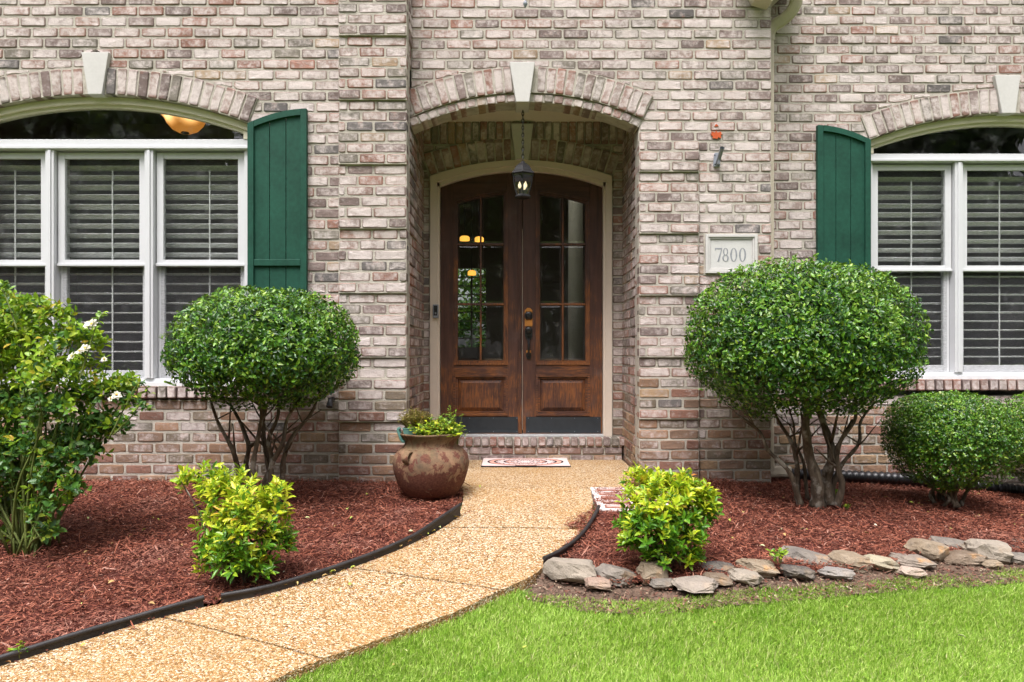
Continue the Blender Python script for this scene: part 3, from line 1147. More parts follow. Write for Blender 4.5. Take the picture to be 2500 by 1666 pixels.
# --- step under the doors
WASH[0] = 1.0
rng = random.Random(41)
YS = 6.45
step = MB().box(-0.80, 1.0, YS + 0.012, 6.70, -0.02, 0.196).build('step', M['mortar'], house)
u = -0.79
while u < 1.0:
    w = 0.0625 + rng.uniform(-.003, .003)
    me, cu, cz = quad_mesh([(u, 0.125), (u + w, 0.125), (u + w, 0.200), (u, 0.200)], rng, 0.17)
    o = link(bpy.data.objects.new('brick', me), step)
    o.location = (cu, YS - 0.012 + rng.uniform(-.003, .003), cz)
    o.color = brick_colour(0.9, rng)[:3] + (0.42,)
    u += 0.0736
for row, (zb, zt) in enumerate(((0.052, 0.112), (-0.015, 0.040))):
    u = -0.80 - row * 0.1
    while u < 1.0:
        a, b = max(u, -0.80), min(u + 0.192, 1.0)
        if b - a > 0.03:
            me, cu, cz = quad_mesh([(a, zb), (b, zb), (b, zt), (a, zt)], rng, 0.05)
            o = link(bpy.data.objects.new('brick', me), step)
            o.location = (cu, YS, cz)
            o.color = brick_colour(0.6, rng)[:3] + (0.3,)
        u += BL


# --- windows
def build_window(op, Yw, zbot, zb0, zb1, zmeet, label, seed):
    rng = random.Random(seed)
    Yf = Yw + 0.065
    cx, hs = op.cx, op.hs - 0.012
    arc = lambda g: (lambda x: op.soffit(x, g))
    fr = MB()
    fr.box(cx - hs, cx + hs, Yf - 0.012, Yf + 0.07, zb0, zb1)                     # transom bar
    fr.box(cx - hs, cx + hs, Yf - 0.028, Yf - 0.012, zb0 + 0.004, zb0 + 0.026)
    fr.box(cx - hs, cx - hs + 0.046, Yf, Yf + 0.08, zbot, zb0 - .001)
    fr.box(cx + hs - 0.046, cx + hs, Yf, Yf + 0.08, zbot, zb0 - .001)
    fr.box(cx - hs + 0.046, cx + hs - 0.046, Yf + .001, Yf + 0.08, zbot, zbot + 0.045)
    fr.box(cx - hs + 0.01, cx + hs - 0.01, Yf - 0.03, Yf, zbot - 0.012, zbot + 0.02)
    win = fr.build('window', M['white'], house, bevel=0.003)
    win['label'] = label
    # arched trim
    tr = MB()
    tr.band(cx - hs, cx + hs, arc(-0.052), arc(-0.004), Yf - 0.02, Yf + 0.06, 28)
    tr.band(cx - hs + 0.03, cx + hs - 0.03, arc(-0.078), arc(-0.053), Yf + 0.005, Yf + 0.06, 28)
    tr.box(cx - hs, cx - hs + 0.046, Yf - 0.018, Yf + 0.06, zb1 + .001, op.soffit(cx - hs, -.056))
    tr.box(cx + hs - 0.046, cx + hs, Yf - 0.018, Yf + 0.06, zb1 + .001, op.soffit(cx + hs, -.056))
    tr.build('arched_trim', M['cream'], win)
    MB().band(cx - hs + 0.03, cx + hs - 0.03, lambda x: zb1 - 0.003, arc(-0.06), Yf + 0.03, Yf + 0.034, 28).build('transom_pane', M['glass'], win)
    inner = 2 * (hs - 0.046)
    mul = 0.066
    pw = (inner - 2 * mul) / 3
    me_l = None
    for k in range(3):
        a = cx - hs + 0.046 + k * (pw + mul)
        b = a + pw
        if k < 2:
            MB().box(b, b + mul, Yf - 0.012, Yf + 0.08, zbot + .046, zb0 - .001).box(b + 0.02, b + mul - 0.02, Yf - 0.022, Yf - 0.012, zbot + .05, zb0 - .004).build('mullion', M['white'], win, bevel=0.003)
        # upper sash
        s = MB()
        zt = zb0 - 0.012
        s.box(a + 0.008, a + 0.060, Yf + 0.028, Yf + 0.058, zmeet, zt)
        s.box(b - 0.060, b - 0.008, Yf + 0.028, Yf + 0.058, zmeet, zt)
        s.box(a + 0.060, b - 0.060, Yf + 0.029, Yf + 0.058, zt - 0.048, zt)
        s.box(a + 0.060, b - 0.060, Yf + 0.029, Yf + 0.058, zmeet, zmeet + 0.045)
        s.box(a + 0.004, b - 0.004, Yf + 0.018, Yf + 0.028, zmeet - 0.004, zmeet + 0.016)
        s.build('upper_sash', M['white'], win, bevel=0.002)
        MB().box(a + 0.058, b - 0.058, Yf + 0.044, Yf + 0.048, zmeet + 0.043, zt - 0.046).build('pane', M['glass'], win)
        s = MB()
        s.box(a + 0.004, a + 0.052, Yf + 0.062, Yf + 0.092, zbot + 0.047, zmeet + .04)
        s.box(b - 0.052, b - 0.004, Yf + 0.062, Yf + 0.092, zbot + 0.047, zmeet + .04)
        s.box(a + 0.052, b - 0.052, Yf + 0.063, Yf + 0.092, zbot + 0.047, zbot + 0.105)
        s.box(a + 0.052, b - 0.052, Yf + 0.063, Yf + 0.092, zmeet - 0.005, zmeet + 0.04)
        s.build('lower_sash', M['white'], win, bevel=0.002)
        MB().box(a + 0.05, b - 0.05, Yf + 0.076, Yf + 0.080, zbot + 0.103, zmeet - 0.003).build('pane', M['glass'], win)
        MB().box(a + 0.03, b - 0.03, Yf + 0.051, Yf + 0.053, zbot + 0.05, zmeet - 0.004).build('insect_screen', M['screen'], win)
        # interior louvres
        if me_l is None:
            w = 0.034
            me_l = MB().add([(-pw / 2 + .02, -w, -.0015), (pw / 2 - .02, -w, -.0015), (pw / 2 - .02, 0, -.005), (-pw / 2 + .02, 0, -.005), (-pw / 2 + .02, w, 0), (pw / 2 - .02, w, 0),
                             (pw / 2 - .02, 0, .005), (-pw / 2 + .02, 0, .005), (-pw / 2 + .02, -w, .0015), (pw / 2 - .02, -w, .0015)],
                            [(0, 1, 2, 3), (3, 2, 5, 4), (4, 5, 6, 7), (7, 6, 9, 8), (8, 9, 1, 0)]).mesh('louver', M['louver'])
        Yl = Yf + 0.145
        z = zbot + 0.10
        MB().box(a + 0.062, b - 0.062, Yf + 0.0505, Yf + 0.0515, zmeet + 0.046, zb0 - 0.062).build('insect_screen', M['screen'], win)
        while z < zb0 - 0.09:
            o = link(bpy.data.objects.new('louver', me_l), win)
            o.location = ((a + b) / 2, Yl, z)
            o.rotation_euler = (R((-26 if z > zmeet else -9) + rng.uniform(-2, 2)), R(rng.uniform(-.15, .15)), 0)
            z += 0.0765
        MB().box(a + .55 * pw, a + .55 * pw + 0.009, Yl - 0.046, Yl - 0.038, zbot + 0.10, zb0 - 0.13).build('tilt_rod', M['louver'], win)
        MB().box(a - 0.02, a + 0.018, Yl - 0.012, Yl + 0.014, zbot, zb0).box(b - 0.018, b + 0.02, Yl - 0.012, Yl + 0.014, zbot, zb0).build('louver_stile', M['louver'], win)
    return win


winL = build_window(opL, Y_LEFT, pz(939, 5.5), pz(367, 5.5), pz(342, 5.5), pz(648, 5.5), 'three-part window with arched top light and louvres, left wing', 51)
winR = build_window(opR, Y_RIGHT, pz(923, 6.0), pz(397, 6.0), pz(377, 6.0), pz(661, 6.0), 'three-part window with arched top light and louvres, right wing', 52)


def build_sill(op, Yw, z0, z1, seed):
    rng = random.Random(seed)
    s = MB().box(op.cx - op.hs, op.cx + op.hs, Yw + 0.006, Yw + 0.14, z0 + .004, z1 - .004).build('window_sill', M['mortar'], house)
    u = op.cx - op.hs + 0.004
    while u < op.cx + op.hs - 0.04:
        w = 0.064 + rng.uniform(-.003, .003)
        me, cu, cz = quad_mesh([(u, z0), (u + w, z0), (u + w, z1), (u, z1)], rng, 0.15)
        o = link(bpy.data.objects.new('brick', me), s)
        o.location = (cu, Yw - 0.035 + rng.uniform(-.003, .003), cz)
        o.rotation_euler = (R(-4), R(rng.uniform(-1, 1)), 0)
        o.color = brick_colour(1.2, rng)[:3] + (0.40,)
        u += 0.0755


build_sill(opL, Y_LEFT, pz(973, 5.4), pz(943, 5.4), 55)
build_sill(opR, Y_RIGHT, pz(954, 5.9), pz(926, 5.9), 56)


# --- shutters
def build_shutter(x0, x1, Yb, ztop_lo, ztop_hi, high_right, zmid, zbot, label):
    Yf = Yb - 0.042
    W_ = x1 - x0
    dz = ztop_hi - ztop_lo

    def top(x):
        s = (x - x0) / W_ if high_right else (x1 - x) / W_
        s = max(0.0, min(1.0, s))
        return ztop_lo + dz * (1 - (1 - s) ** 1.9)
    st = 0.047
    sh = MB().band(x0, x0 + st, lambda x: zbot, lambda x: top(x), Yf, Yb - 0.004, 4).build('shutter', M['green'], house, bevel=0.003)
    sh['label'] = label
    MB().band(x1 - st, x1, lambda x: zbot, lambda x: top(x), Yf, Yb - 0.004, 4).build('stile', M['green'], sh, bevel=0.003)
    MB().band(x0 + st + .001, x1 - st - .001, lambda x: top(x) - 0.047, lambda x: top(x) - .001, Yf + 0.002, Yb - 0.006, 14).build('top_rail', M['green'], sh)
    MB().box(x0 + st + .001, x1 - st - .001, Yf + 0.003, Yb - 0.006, zmid - 0.025, zmid + 0.025).build('middle_rail', M['green'], sh, bevel=0.003)
    MB().box(x0 + st + .001, x1 - st - .001, Yf + 0.003, Yb - 0.006, zbot, zbot + 0.07).build('bottom_rail', M['green'], sh, bevel=0.003)
    bw = (W_ - 2 * st + 0.02) / 3
    for k in range(3):
        a = x0 + st - 0.01 + k * bw
        MB().band(a + 0.002, a + bw - 0.002, lambda x: zbot + 0.03, lambda x: top(x) - 0.02, Yf + 0.020, Yb - 0.010, 5).build('board', M['green'], sh, bevel=0.002)
    return sh


ys = Y_LEFT - 0.03
build_shutter(px(606, ys), px(750, ys), Y_LEFT - 0.008, pz(303, ys), pz(267, ys), True, pz(642, ys), pz(942, ys), 'green board shutter beside the left window')
ys = Y_RIGHT - 0.03
build_shutter(px(1994, ys), px(2124, ys), Y_RIGHT - 0.008, pz(343, ys), pz(307, ys), False, pz(660, ys), pz(925, ys), 'green board shutter beside the right window')

# --- door casing and doors
YD = 6.61
cxo0, cxo1 = px(1050.5, 6.55), px(1493.7, 6.55)
cxi0, cxi1 = px(1074, 6.58), px(1472, 6.58)
ccx = (cxi0 + cxi1) / 2
zsil = pz(1066, 6.56)


def arcf(cx, half, z_end, z_top):
    rise = z_top - z_end
    Rr = (half * half + rise * rise) / (2 * rise)
    return lambda x: z_top - Rr + math.sqrt(max(0, Rr * Rr - (x - cx) ** 2))


a_out = arcf((cxo0 + cxo1) / 2, (cxo1 - cxo0) / 2, pz(431, 6.55), pz(392, 6.55))
a_in = arcf(ccx, (cxi1 - cxi0) / 2, pz(456, 6.58), pz(419, 6.58))
a_mid = lambda x: a_in(x) + 0.04
cs = MB()
cs.band(cxo0 + .001, cxo1 - .001, lambda x: min(a_mid(x), a_out(x) - .02), a_out, 6.535, 6.68, 30)
cs.band(cxi0 - 0.022, cxi1 + 0.022, a_in, lambda x: min(a_mid(x), a_out(x) - .02) - .0005, 6.56, 6.68, 30)
for s, (xo, xi) in ((1, (cxo0, cxi0)), (-1, (cxo1, cxi1))):
    m = xi - s * 0.022
    cs.box(min(xo, m), max(xo, m), 6.537, 6.68, zsil, a_out(xo + s * .001) - .001)
    cs.box(min(m, xi), max(m, xi), 6.56, 6.68, zsil, a_in(xi) + .04)
casing = cs.build('door_casing', M['casing'], house)
MB().box(cxi0, cxi1, 6.52, 6.70, 0.1985, pz(1061, 6.56)).build('threshold', M['strip'], house, bevel=0.003)


def build_door(x0, x1, gx0, gx1, side, label):
    """one leaf; side = +1 when the meeting stile is on its right"""
    z0 = pz(1060, YD)
    ztop = lambda x: a_in(x) - 0.004
    P = lambda y: pz(y, YD)
    gb, g_arc = P(891), (lambda x: a_in(ccx) - 0.158 - ((x - ccx) ** 2) / (2 * 1.95))
    Yb = YD + 0.045
    leaf = MB()
    leaf.band(x0, gx0, lambda x: z0, ztop, YD, Yb, 6)
    leaf.band(gx1, x1, lambda x: z0, ztop, YD, Yb, 6)
    leaf_o = leaf.build('door', M['wood'], house, bevel=0.002)
    leaf_o['label'] = label
    MB().band(gx0 + .0005, gx1 - .0005, g_arc, ztop, YD + .001, Yb, 14).build('top_rail', M['woodh'], leaf_o)
    pt, pb = P(915), P(1015)
    MB().box(gx0 + .0005, gx1 - .0005, YD + .001, Yb, pt, gb).build('lock_rail', M['woodh'], leaf_o)
    MB().box(gx0 + .0005, gx1 - .0005, YD + .001, Yb, z0, pb).build('bottom_rail', M['woodh'], leaf_o)
    # moulding round the glass
    mo = MB()
    for (d, yy, w) in ((0.0, YD - 0.010, 0.016), (0.016, YD + 0.004, 0.016), (0.032, YD + 0.014, 0.008)):
        mo.box(gx0 + d, gx0 + d + w, yy, Yb - .002, gb + d, g_arc(gx0 + d) - d)
        mo.box(gx1 - d - w, gx1 - d, yy, Yb - .002, gb + d, g_arc(gx1 - d) - d)
        mo.box(gx0 + d + w, gx1 - d - w, yy + .0007, Yb - .002, gb + d, gb + d + w)
        mo.band(gx0 + d + w, gx1 - d - w, lambda x: g_arc(x) - d - w, lambda x: g_arc(x) - d, yy + .0007, Yb - .002, 12)
    mo.build('glass_moulding', M['muntin'], leaf_o)
    i0, i1, ib = gx0 + 0.040, gx1 - 0.040, gb + 0.040
    it = lambda x: g_arc(x) - 0.040
    mx = (i0 + i1) / 2
    mw = 0.017
    zs_ = [ib, P(743), P(596.5)]
    mu = MB().band(mx - mw / 2, mx + mw / 2, lambda x: ib, it, YD + 0.002, Yb - .004, 3)
    mu.build('muntin', M['muntin'], leaf_o, bevel=0.003)
    for zz in zs_[1:]:
        for (a, b) in ((i0, mx - mw / 2), (mx + mw / 2, i1)):
            MB().box(a, b, YD + 0.004, Yb - .004, zz - 0.010, zz + 0.010).build('muntin', M['muntin'], leaf_o, bevel=0.003)
    cols = ((i0, mx - mw / 2), (mx + mw / 2, i1))
    for (a, b) in cols:
        for r in range(3):
            lo = zs_[r] + (0.010 if r else 0.0)
            g = MB()
            hi = (lambda x, zt=zs_[r + 1] - 0.010: zt) if r < 2 else it
            g.band(a + 0.019, b - 0.019, lambda x: lo + 0.019, lambda x: hi(x) - 0.019, YD + 0.018, YD + 0.024, 4)
            # bevelled border of the pane
            ai, bi, li = a + 0.019, b - 0.019, lo + 0.019
            ha, hb = hi(a), hi(b)
            hia, hib = hi(ai) - 0.019, hi(bi) - 0.019
            y1, y0 = YD + 0.0225, YD + 0.018
            g.add([(a, y1, lo), (b, y1, lo), (b, y1, hb), (a, y1, ha), (ai, y0, li), (bi, y0, li), (bi, y0, hib), (ai, y0, hia)],
                  [(0, 1, 5, 4), (1, 2, 6, 5), (2, 3, 7, 6), (3, 0, 4, 7)])
            g.build('pane', M['doorglass'], leaf_o)
    # lower raised panel
    fr = MB()
    for (d, yy, w) in ((0.0, YD - 0.012, 0.020), (0.020, YD + 0.006, 0.020)):
        fr.box(gx0 + d, gx0 + d + w, yy, Yb - .002, pb + d, pt - d)
        fr.box(gx1 - d - w, gx1 - d, yy, Yb - .002, pb + d, pt - d)
        fr.box(gx0 + d + w, gx1 - d - w, yy + .0007, Yb - .002, pb + d, pb + d + w)
        fr.box(gx0 + d + w, gx1 - d - w, yy + .0007, Yb - .002, pt - d - w, pt - d)
    fr.build('panel_moulding', M['woodh'], leaf_o)
    a, b, lo, hi = gx0 + 0.04, gx1 - 0.04, pb + 0.04, pt - 0.04
    d = 0.035
    pn = MB().add([(a, YD + .026, lo), (b, YD + .026, lo), (b, YD + .026, hi), (a, YD + .026, hi),
                   (a + d, YD + .012, lo + d), (b - d, YD + .012, lo + d), (b - d, YD + .012, hi - d), (a + d, YD + .012, hi - d),
                   (a + d, YD + .004, lo + d), (b - d, YD + .004, lo + d), (b - d, YD + .004, hi - d), (a + d, YD + .004, hi - d)],
                  [(0, 1, 5, 4), (1, 2, 6, 5), (2, 3, 7, 6), (3, 0, 4, 7), (4, 5, 9, 8), (5, 6, 10, 9), (6, 7, 11, 10), (7, 4, 8, 11), (8, 9, 10, 11)])
    pn.build('raised_panel', M['wood'], leaf_o)
    kp = MB().box(x0 + 0.028, x1 - 0.012, YD - 0.004, YD, P(1057), P(1018)).build('kick_plate', M['kick'], leaf_o)
    sc = MB()
    for k in range(4):
        for zz in (P(1057) + .012, P(1018) - .012):
            xx = x0 + 0.05 + k * (x1 - x0 - 0.09) / 3
            sc.lathe([(0.004, 0), (0.003, .002), (.0001, .0025)], (xx, 0, 0), 6)
            for i in range(len(sc.v) - 18, len(sc.v)):
                v = sc.v[i]
                sc.v[i] = (v[0], YD - 0.0042 - v[2], zz + v[1])
    sc.build('screws', M['silver'], leaf_o)
    return leaf_o


xm = px(1273.5, YD)
dl = build_door(cxi0 + 0.004, xm - 0.003, px(1107, YD), px(1240, YD), 1, 'left door leaf of dark weathered wood')
dr = build_door(xm + 0.012, cxi1 - 0.004, px(1308, YD), px(1440, YD), -1, 'right door leaf with black handle and bare orange patch')
MB().box(xm - 0.034, xm + 0.002, YD - 0.016, YD - .001, pz(1060, YD), a_in(ccx) - 0.008).box(xm - 0.024, xm - 0.008, YD - 0.022, YD - 0.016, pz(1060, YD), a_in(ccx) - 0.008).build('astragal', M['wood'], dl, bevel=0.003)
MB().box(xm + 0.006, xm + 0.0095, YD + 0.004, YD + 0.02, pz(1050, YD), pz(560, YD)).build('weather_strip', M['casing'], dl)

# handle set on the right leaf
hx = px(1290.6, YD)
P = lambda y: pz(y, YD)


def disc_front(mb, cx, cz, prof, y0, n=20):
    """lathe about the y axis; prof of (radius, distance in front of y0)"""
    vs, fs = [], []
    for (r, d) in prof:
        for k in range(n):
            t = 2 * math.pi * k / n
            vs.append((cx + r * math.cos(t), y0 - d, cz + r * math.sin(t)))
    for i in range(len(prof) - 1):
        for k in range(n):
            fs.append((i * n + k, i * n + (k + 1) % n, (i + 1) * n + (k + 1) % n, (i + 1) * n + k))
    fs.append(tuple((len(prof) - 1) * n + k for k in range(n)))
    mb.add(vs, fs)


MB().prism([(hx - .035, P(797)), (hx + .035, P(797)), (hx + .035, P(758)), (hx + .012, P(752)), (hx - .012, P(752)), (hx - .035, P(758))], YD - 0.0015, YD).build('bare_wood_patch', M['rawwood'], dr)
MB().prism([(hx - .022, P(862)), (hx + .022, P(862)), (hx + .022, P(856)), (hx - .022, P(856))], YD - 0.0015, YD).build('bare_wood_patch', M['rawwood'], dr)
hb = MB()
hb.prism([(hx - .024, P(781)), (hx + .024, P(781)), (hx + .035, P(776)), (hx + .035, P(766)), (hx + .024, P(761)), (hx - .024, P(761)), (hx - .035, P(766)), (hx - .035, P(776))], YD - 0.010, YD - .0015)
disc_front(hb, hx, P(771), [(.033, .009), (.031, .020), (.022, .024), (.018, .030), (.001, .031)], YD)
hb.build('deadbolt', M['black'], dr)
hb = MB()
hb.prism([(hx - .018, P(831)), (hx + .018, P(831)), (hx + .035, P(822)), (hx + .035, P(805)), (hx + .018, P(798)), (hx - .018, P(798)), (hx - .035, P(805)), (hx - .035, P(822))], YD - 0.011, YD - .0015)
disc_front(hb, hx, P(807), [(.028, .010), (.027, .022), (.018, .026), (.016, .031), (.001, .032)], YD)
hb.prism([(hx - .016, P(819)), (hx + .016, P(819)), (hx + .012, P(816)), (hx - .012, P(816))], YD - 0.035, YD - .01)
hb.prism([(hx - .014, P(877)), (hx + .014, P(877)), (hx + .024, P(872)), (hx + .024, P(866)), (hx + .014, P(861)), (hx - .014, P(861)), (hx - .024, P(866)), (hx - .024, P(872))], YD - 0.010, YD - .0015)
gp = [(hx, YD - .012, P(828)), (hx, YD - .035, P(832)), (hx, YD - .048, P(840)), (hx, YD - .050, P(850)), (hx, YD - .042, P(860)), (hx, YD - .022, P(866)), (hx, YD - .008, P(869))]
hb.tube(gp, [.008, .010, .012, .011, .009, .009, .010], 8)
hb.build('handle', M['black'], dr, smooth=True)

# --- address stone let into the wall
YP = Y_ENTRY
x0, x1, z0, z1 = px(1721.5, YP), px(1847.5, YP), pz(668, YP), pz(573, YP)
plq = MB()
for (d, yy, w) in ((0.0, YP - 0.020, 0.022), (0.022, YP - 0.012, 0.014), (0.036, YP - 0.004, 0.010)):
    plq.box(x0 + d, x0 + d + w, yy, YP + 0.05, z0 + d, z1 - d)
    plq.box(x1 - d - w, x1 - d, yy, YP + 0.05, z0 + d, z1 - d)
    plq.box(x0 + d + w, x1 - d - w, yy + .0006, YP + 0.05, z0 + d, z0 + d + w)
    plq.box(x0 + d + w, x1 - d - w, yy + .0006, YP + 0.05, z1 - d - w, z1 - d)
plaque = plq.build('address_stone', M['keystone'], house, bevel=0.002)
plaque['label'] = 'pale stone frame with the number 7800'
MB().box(x0 - 0.012, x1 + 0.012, YP - 0.001, YP + 0.03, z0 - 0.012, z1 + 0.012).build('mortar_bed', M['mortar'], plaque)
MB().box(x0 + 0.046, x1 - 0.046, YP - 0.003, YP + 0.05, z0 + 0.046, z1 - 0.046).build('number_panel', M['plaque'], plaque)


def ell_ring(mb, cx, cz, ao, bo, ai, bi, y0, y1, n=28):
    vs, fs = [], []
    for k in range(n):
        t = 2 * math.pi * k / n
        c, s = math.cos(t), math.sin(t)
        vs += [(cx + ao * c, y0, cz + bo * s), (cx + ai * c, y0, cz + bi * s), (cx + ao * c, y1, cz + bo * s), (cx + ai * c, y1, cz + bi * s)]
    for k in range(n):
        a, b = 4 * k, 4 * ((k + 1) % n)
        fs += [(a, b, b + 1, a + 1), (a, a + 2, b + 2, b), (a + 1, b + 1, b + 3, a + 3), (a + 2, a + 3, b + 3, b + 2)]
    mb.add(vs, fs)


dz0, dz1 = pz(639, YP), pz(606, YP)
dh = dz1 - dz0
yd0, yd1 = YP - 0.0045, YP - 0.002
dx = [px(v, YP) for v in (1754.5, 1771, 1791, 1812.5)]
d7 = MB().prism([(dx[0] - .030, dz1), (dx[0] - .030, dz1 - .022), (dx[0] - .026, dz1 - .022), (dx[0] - .022, dz1 - .010), (dx[0] + .020, dz1 - .010), (dx[0] - .012, dz0), (dx[0] + .002, dz0), (dx[0] + .027, dz1 - .008), (dx[0] + .027, dz1)], yd0, yd1)
d7.build('digit', M['digit'], plaque)
d8 = MB()
ell_ring(d8, dx[1], dz0 + dh * .73, .020, dh * .27, .011, dh * .24, yd0, yd1)
ell_ring(d8, dx[1], dz0 + dh * .255, .025, dh * .255, .014, dh * .225, yd0 - .0006, yd1)
d8.build('digit', M['digit'], plaque)
for k in (2, 3):
    d0 = MB()
    ell_ring(d0, dx[k], dz0 + dh * .5, .028, dh * .5, .015, dh * .47, yd0, yd1)
    d0.build('digit', M['digit'], plaque)
# two spots where the face of a brick has broken off
for (x, y, w, h, s) in ((1750, 330, 15, 10, 3), (1749, 307, 5, 3, 4)):
    r = random.Random(s)
    pts = []
    for k in range(26):
        t = 2 * math.pi * k / 26
        q = r.uniform(0.55, 1.2)
        pts.append((px(x + w * q * math.cos(t), YP), pz(y - h * q * math.sin(t), YP)))
    MB().prism(pts, YP - 0.0065, YP + 0.004).build('broken_brick_face', M['chip'], house)

# --- gutter end and downspout
gut = MB().prism([(px(1800, 5.5), pz(-90, 5.5)), (px(1846, 5.5), pz(-4, 5.5)), (px(1884, 5.5), pz(8, 5.5)), (px(1888, 5.5), pz(-90, 5.5))], 5.47, 5.62)
gut.build('gutter_end', M['downspout'], house, bevel=0.006)
soff = MB().add([(2.02, 5.48, 3.80), (2.30, 5.48, 3.98), (2.30, 5.92, 3.98), (2.02, 5.92, 3.72), (2.02, 5.48, 4.1), (2.30, 5.48, 4.1), (2.30, 5.92, 4.1), (2.02, 5.92, 4.1)],
                [(0, 3, 2, 1), (4, 5, 6, 7), (0, 1, 5, 4), (1, 2, 6, 5), (2, 3, 7, 6), (3, 0, 4, 7)])
soff.build('soffit_return', M['downspout'], house)
prof = []
for k in range(32):
    t = 2 * math.pi * k / 32
    c, s = math.cos(t), math.sin(t)
    rr = 1.0 + 0.05 * math.cos(10 * t)
    prof.append((math.copysign(abs(c) ** .5, c) * 1.0 * rr, math.copysign(abs(s) ** .5, s) * .8 * rr))
xd, yd = 2.112, 5.865


def smooth_path(pts, n=8):
    """Catmull-Rom through the points"""
    pts = [Vector(p) for p in pts]
    ext = [pts[0] * 2 - pts[1]] + pts + [pts[-1] * 2 - pts[-2]]
    out = []
    for i in range(1, len(ext) - 2):
        p0, p1, p2, p3 = ext[i - 1:i + 3]
        for k in range(n):
            t = k / n
            out.append(0.5 * ((2 * p1) + (p2 - p0) * t + (2 * p0 - 5 * p1 + 4 * p2 - p3) * t * t + (3 * p1 - p0 - 3 * p2 + p3) * t ** 3))
    out.append(pts[-1])
    return out


ds = MB().tube([(xd, yd, 0.10), (xd, yd, 1.2), (xd, yd, 2.3), (xd, yd, pz(100, yd))], 0.042, prof=prof, up=(1, 0, 0)).build('downspout', M['downspout'], house, smooth=True)
ds['label'] = 'beige downspout in the corner by the right wing'
pts = smooth_path([(xd, yd, pz(101, yd)), (xd + .004, yd - .003, pz(83, yd)), (xd + .040, yd - .02, pz(66, yd)), (xd + .105, yd - .05, pz(55, yd)), (xd + .165, yd - .09, pz(38, yd)), (xd + .190, yd - .12, pz(12, yd)), (xd + .190, yd - .125, pz(-20, yd)), (xd + .190, yd - .125, pz(-75, yd))], 8)
rad = [0.046 + (0.0016 if i % 2 else 0.0) for i in range(len(pts))]
MB().tube(pts, rad, prof=prof, up=(1, 0, 0)).build('elbow', M['downspout'], ds, smooth=True)
z_e = zg(2.1, 5.8)
pts = smooth_path([(xd, yd, 0.12), (xd + .002, yd, 0.05), (xd + .03, yd - .01, -0.01), (xd + .09, yd - .03, z_e + .055), (xd + .17, yd - .04, z_e + .05)], 7)
rad = [0.045 + (0.0022 if i % 2 else 0.0) for i in range(len(pts))]
MB().tube(pts, rad, prof=prof, up=(1, 0, 0)).build('elbow', M['downspout'], ds, smooth=True)

# --- rooms behind the glass
YB = 12.0
def ibox(name, mat, *b):
    return MB().box(*b).build(name, mat, house)
for (a, b, c) in ((-5.2, -1.06, 5.60), (-1.059, 1.269, 6.72), (1.27, 5.6, 6.10)):
    ibox('interior_floor', M['infloor'], a, b, c, YB, -0.30, 0.18)
    if c == 6.72:      # unseen opening added in the hall ceiling to light the column
        ibox('interior_ceiling', M['inwall'], a, b, c, 7.1, 3.70, 3.80)
        ibox('interior_ceiling', M['inwall'], a, b, 8.9, YB, 3.70, 3.80)
    else:
        ibox('interior_ceiling', M['inwall'], a, b, c, YB, 3.70, 3.80)
for (a, b, c, d) in ((-5.3, -5.2, 5.60, YB), (-1.12, -1.02, 5.60, 8.6), (1.22, 1.32, 5.86, 9.0), (5.6, 5.7, 6.10, YB)):
    ibox('interior_wall', M['inwall'], a, b, c, d, -0.3, 3.8)
ibox('interior_wall', M['inwall'], -5.2, -1.12, 8.5, 8.6, -0.3, 3.7)
ibox('interior_wall', M['inwall'], 1.32, 5.6, 8.9, 9.0, -0.3, 3.7)
ibox('interior_wall', M['inwall'], -1.02, 1.22, 6.70, 6.76, 2.72, 3.7)
for s, (a, b) in ((0, (-1.02, cxi0)), (1, (cxi1, 1.22))):
    ibox('interior_wall', M['inwall'], a, b, 6.705, 6.76, -0.3, 2.719)
# far wall of the hall with the garden window
wx0, wx1, wz0, wz1 = px(1116, YB), px(1186, YB), 1.05, pz(655, YB)
ibox('interior_wall', M['inwall'], -5.2, wx0, YB, YB + .12, -0.3, 3.8)
ibox('interior_wall', M['inwall'], wx1, 5.6, YB, YB + .12, -0.3, 3.8)
ibox('interior_wall', M['inwall'], wx0, wx1, YB + .001, YB + .12, -0.3, wz0)
ibox('interior_wall', M['inwall'], wx0, wx1, YB + .001, YB + .12, wz1, 3.8)
gw = MB()
gw.box((wx0 + wx1) / 2 - .015, (wx0 + wx1) / 2 + .015, YB + .03, YB + .07, wz0, wz1)
for k in range(1, 9):
    z = wz0 + (wz1 - wz0) * k / 9
    gw.box(wx0, wx1, YB + .035, YB + .065, z - .009, z + .009)
gw.build('garden_window_bars', M['inwall'], house)
# shell of the rest of the house so that the rooms stay dark
sh = MB().box(-5.3, -0.96, 5.60, YB + .2, 3.81, 4.0).box(-0.959, 2.039, 5.85, 7.1, 3.81, 4.0).box(-0.959, 2.039, 8.9, YB + .2, 3.81, 4.0).box(1.25, 2.039, 7.101, 8.899, 3.81, 4.0).box(2.04, 5.7, 6.10, YB + .2, 3.81, 4.0)
sh.box(-5.4, -4.04, 5.45, 5.59, -0.3, 4.1).box(4.74, 5.7, 5.95, 6.09, -0.3, 4.1)
sh.build('roof_deck', M['inwall'], house)
ibox('interior_wall', M['inwall'], -1.32, -1.02, 5.57, 5.62, -.3, 3.9)
MB().lathe([(0.11, -0.02 + .20), (0.11, 0.30), (0.085, 0.32), (0.078, 3.2), (0.10, 3.25), (0.11, 3.70)], (px(1405, 7.9), 7.9, 0), 24).build('interior_column', M['incol'], house, smooth=True)

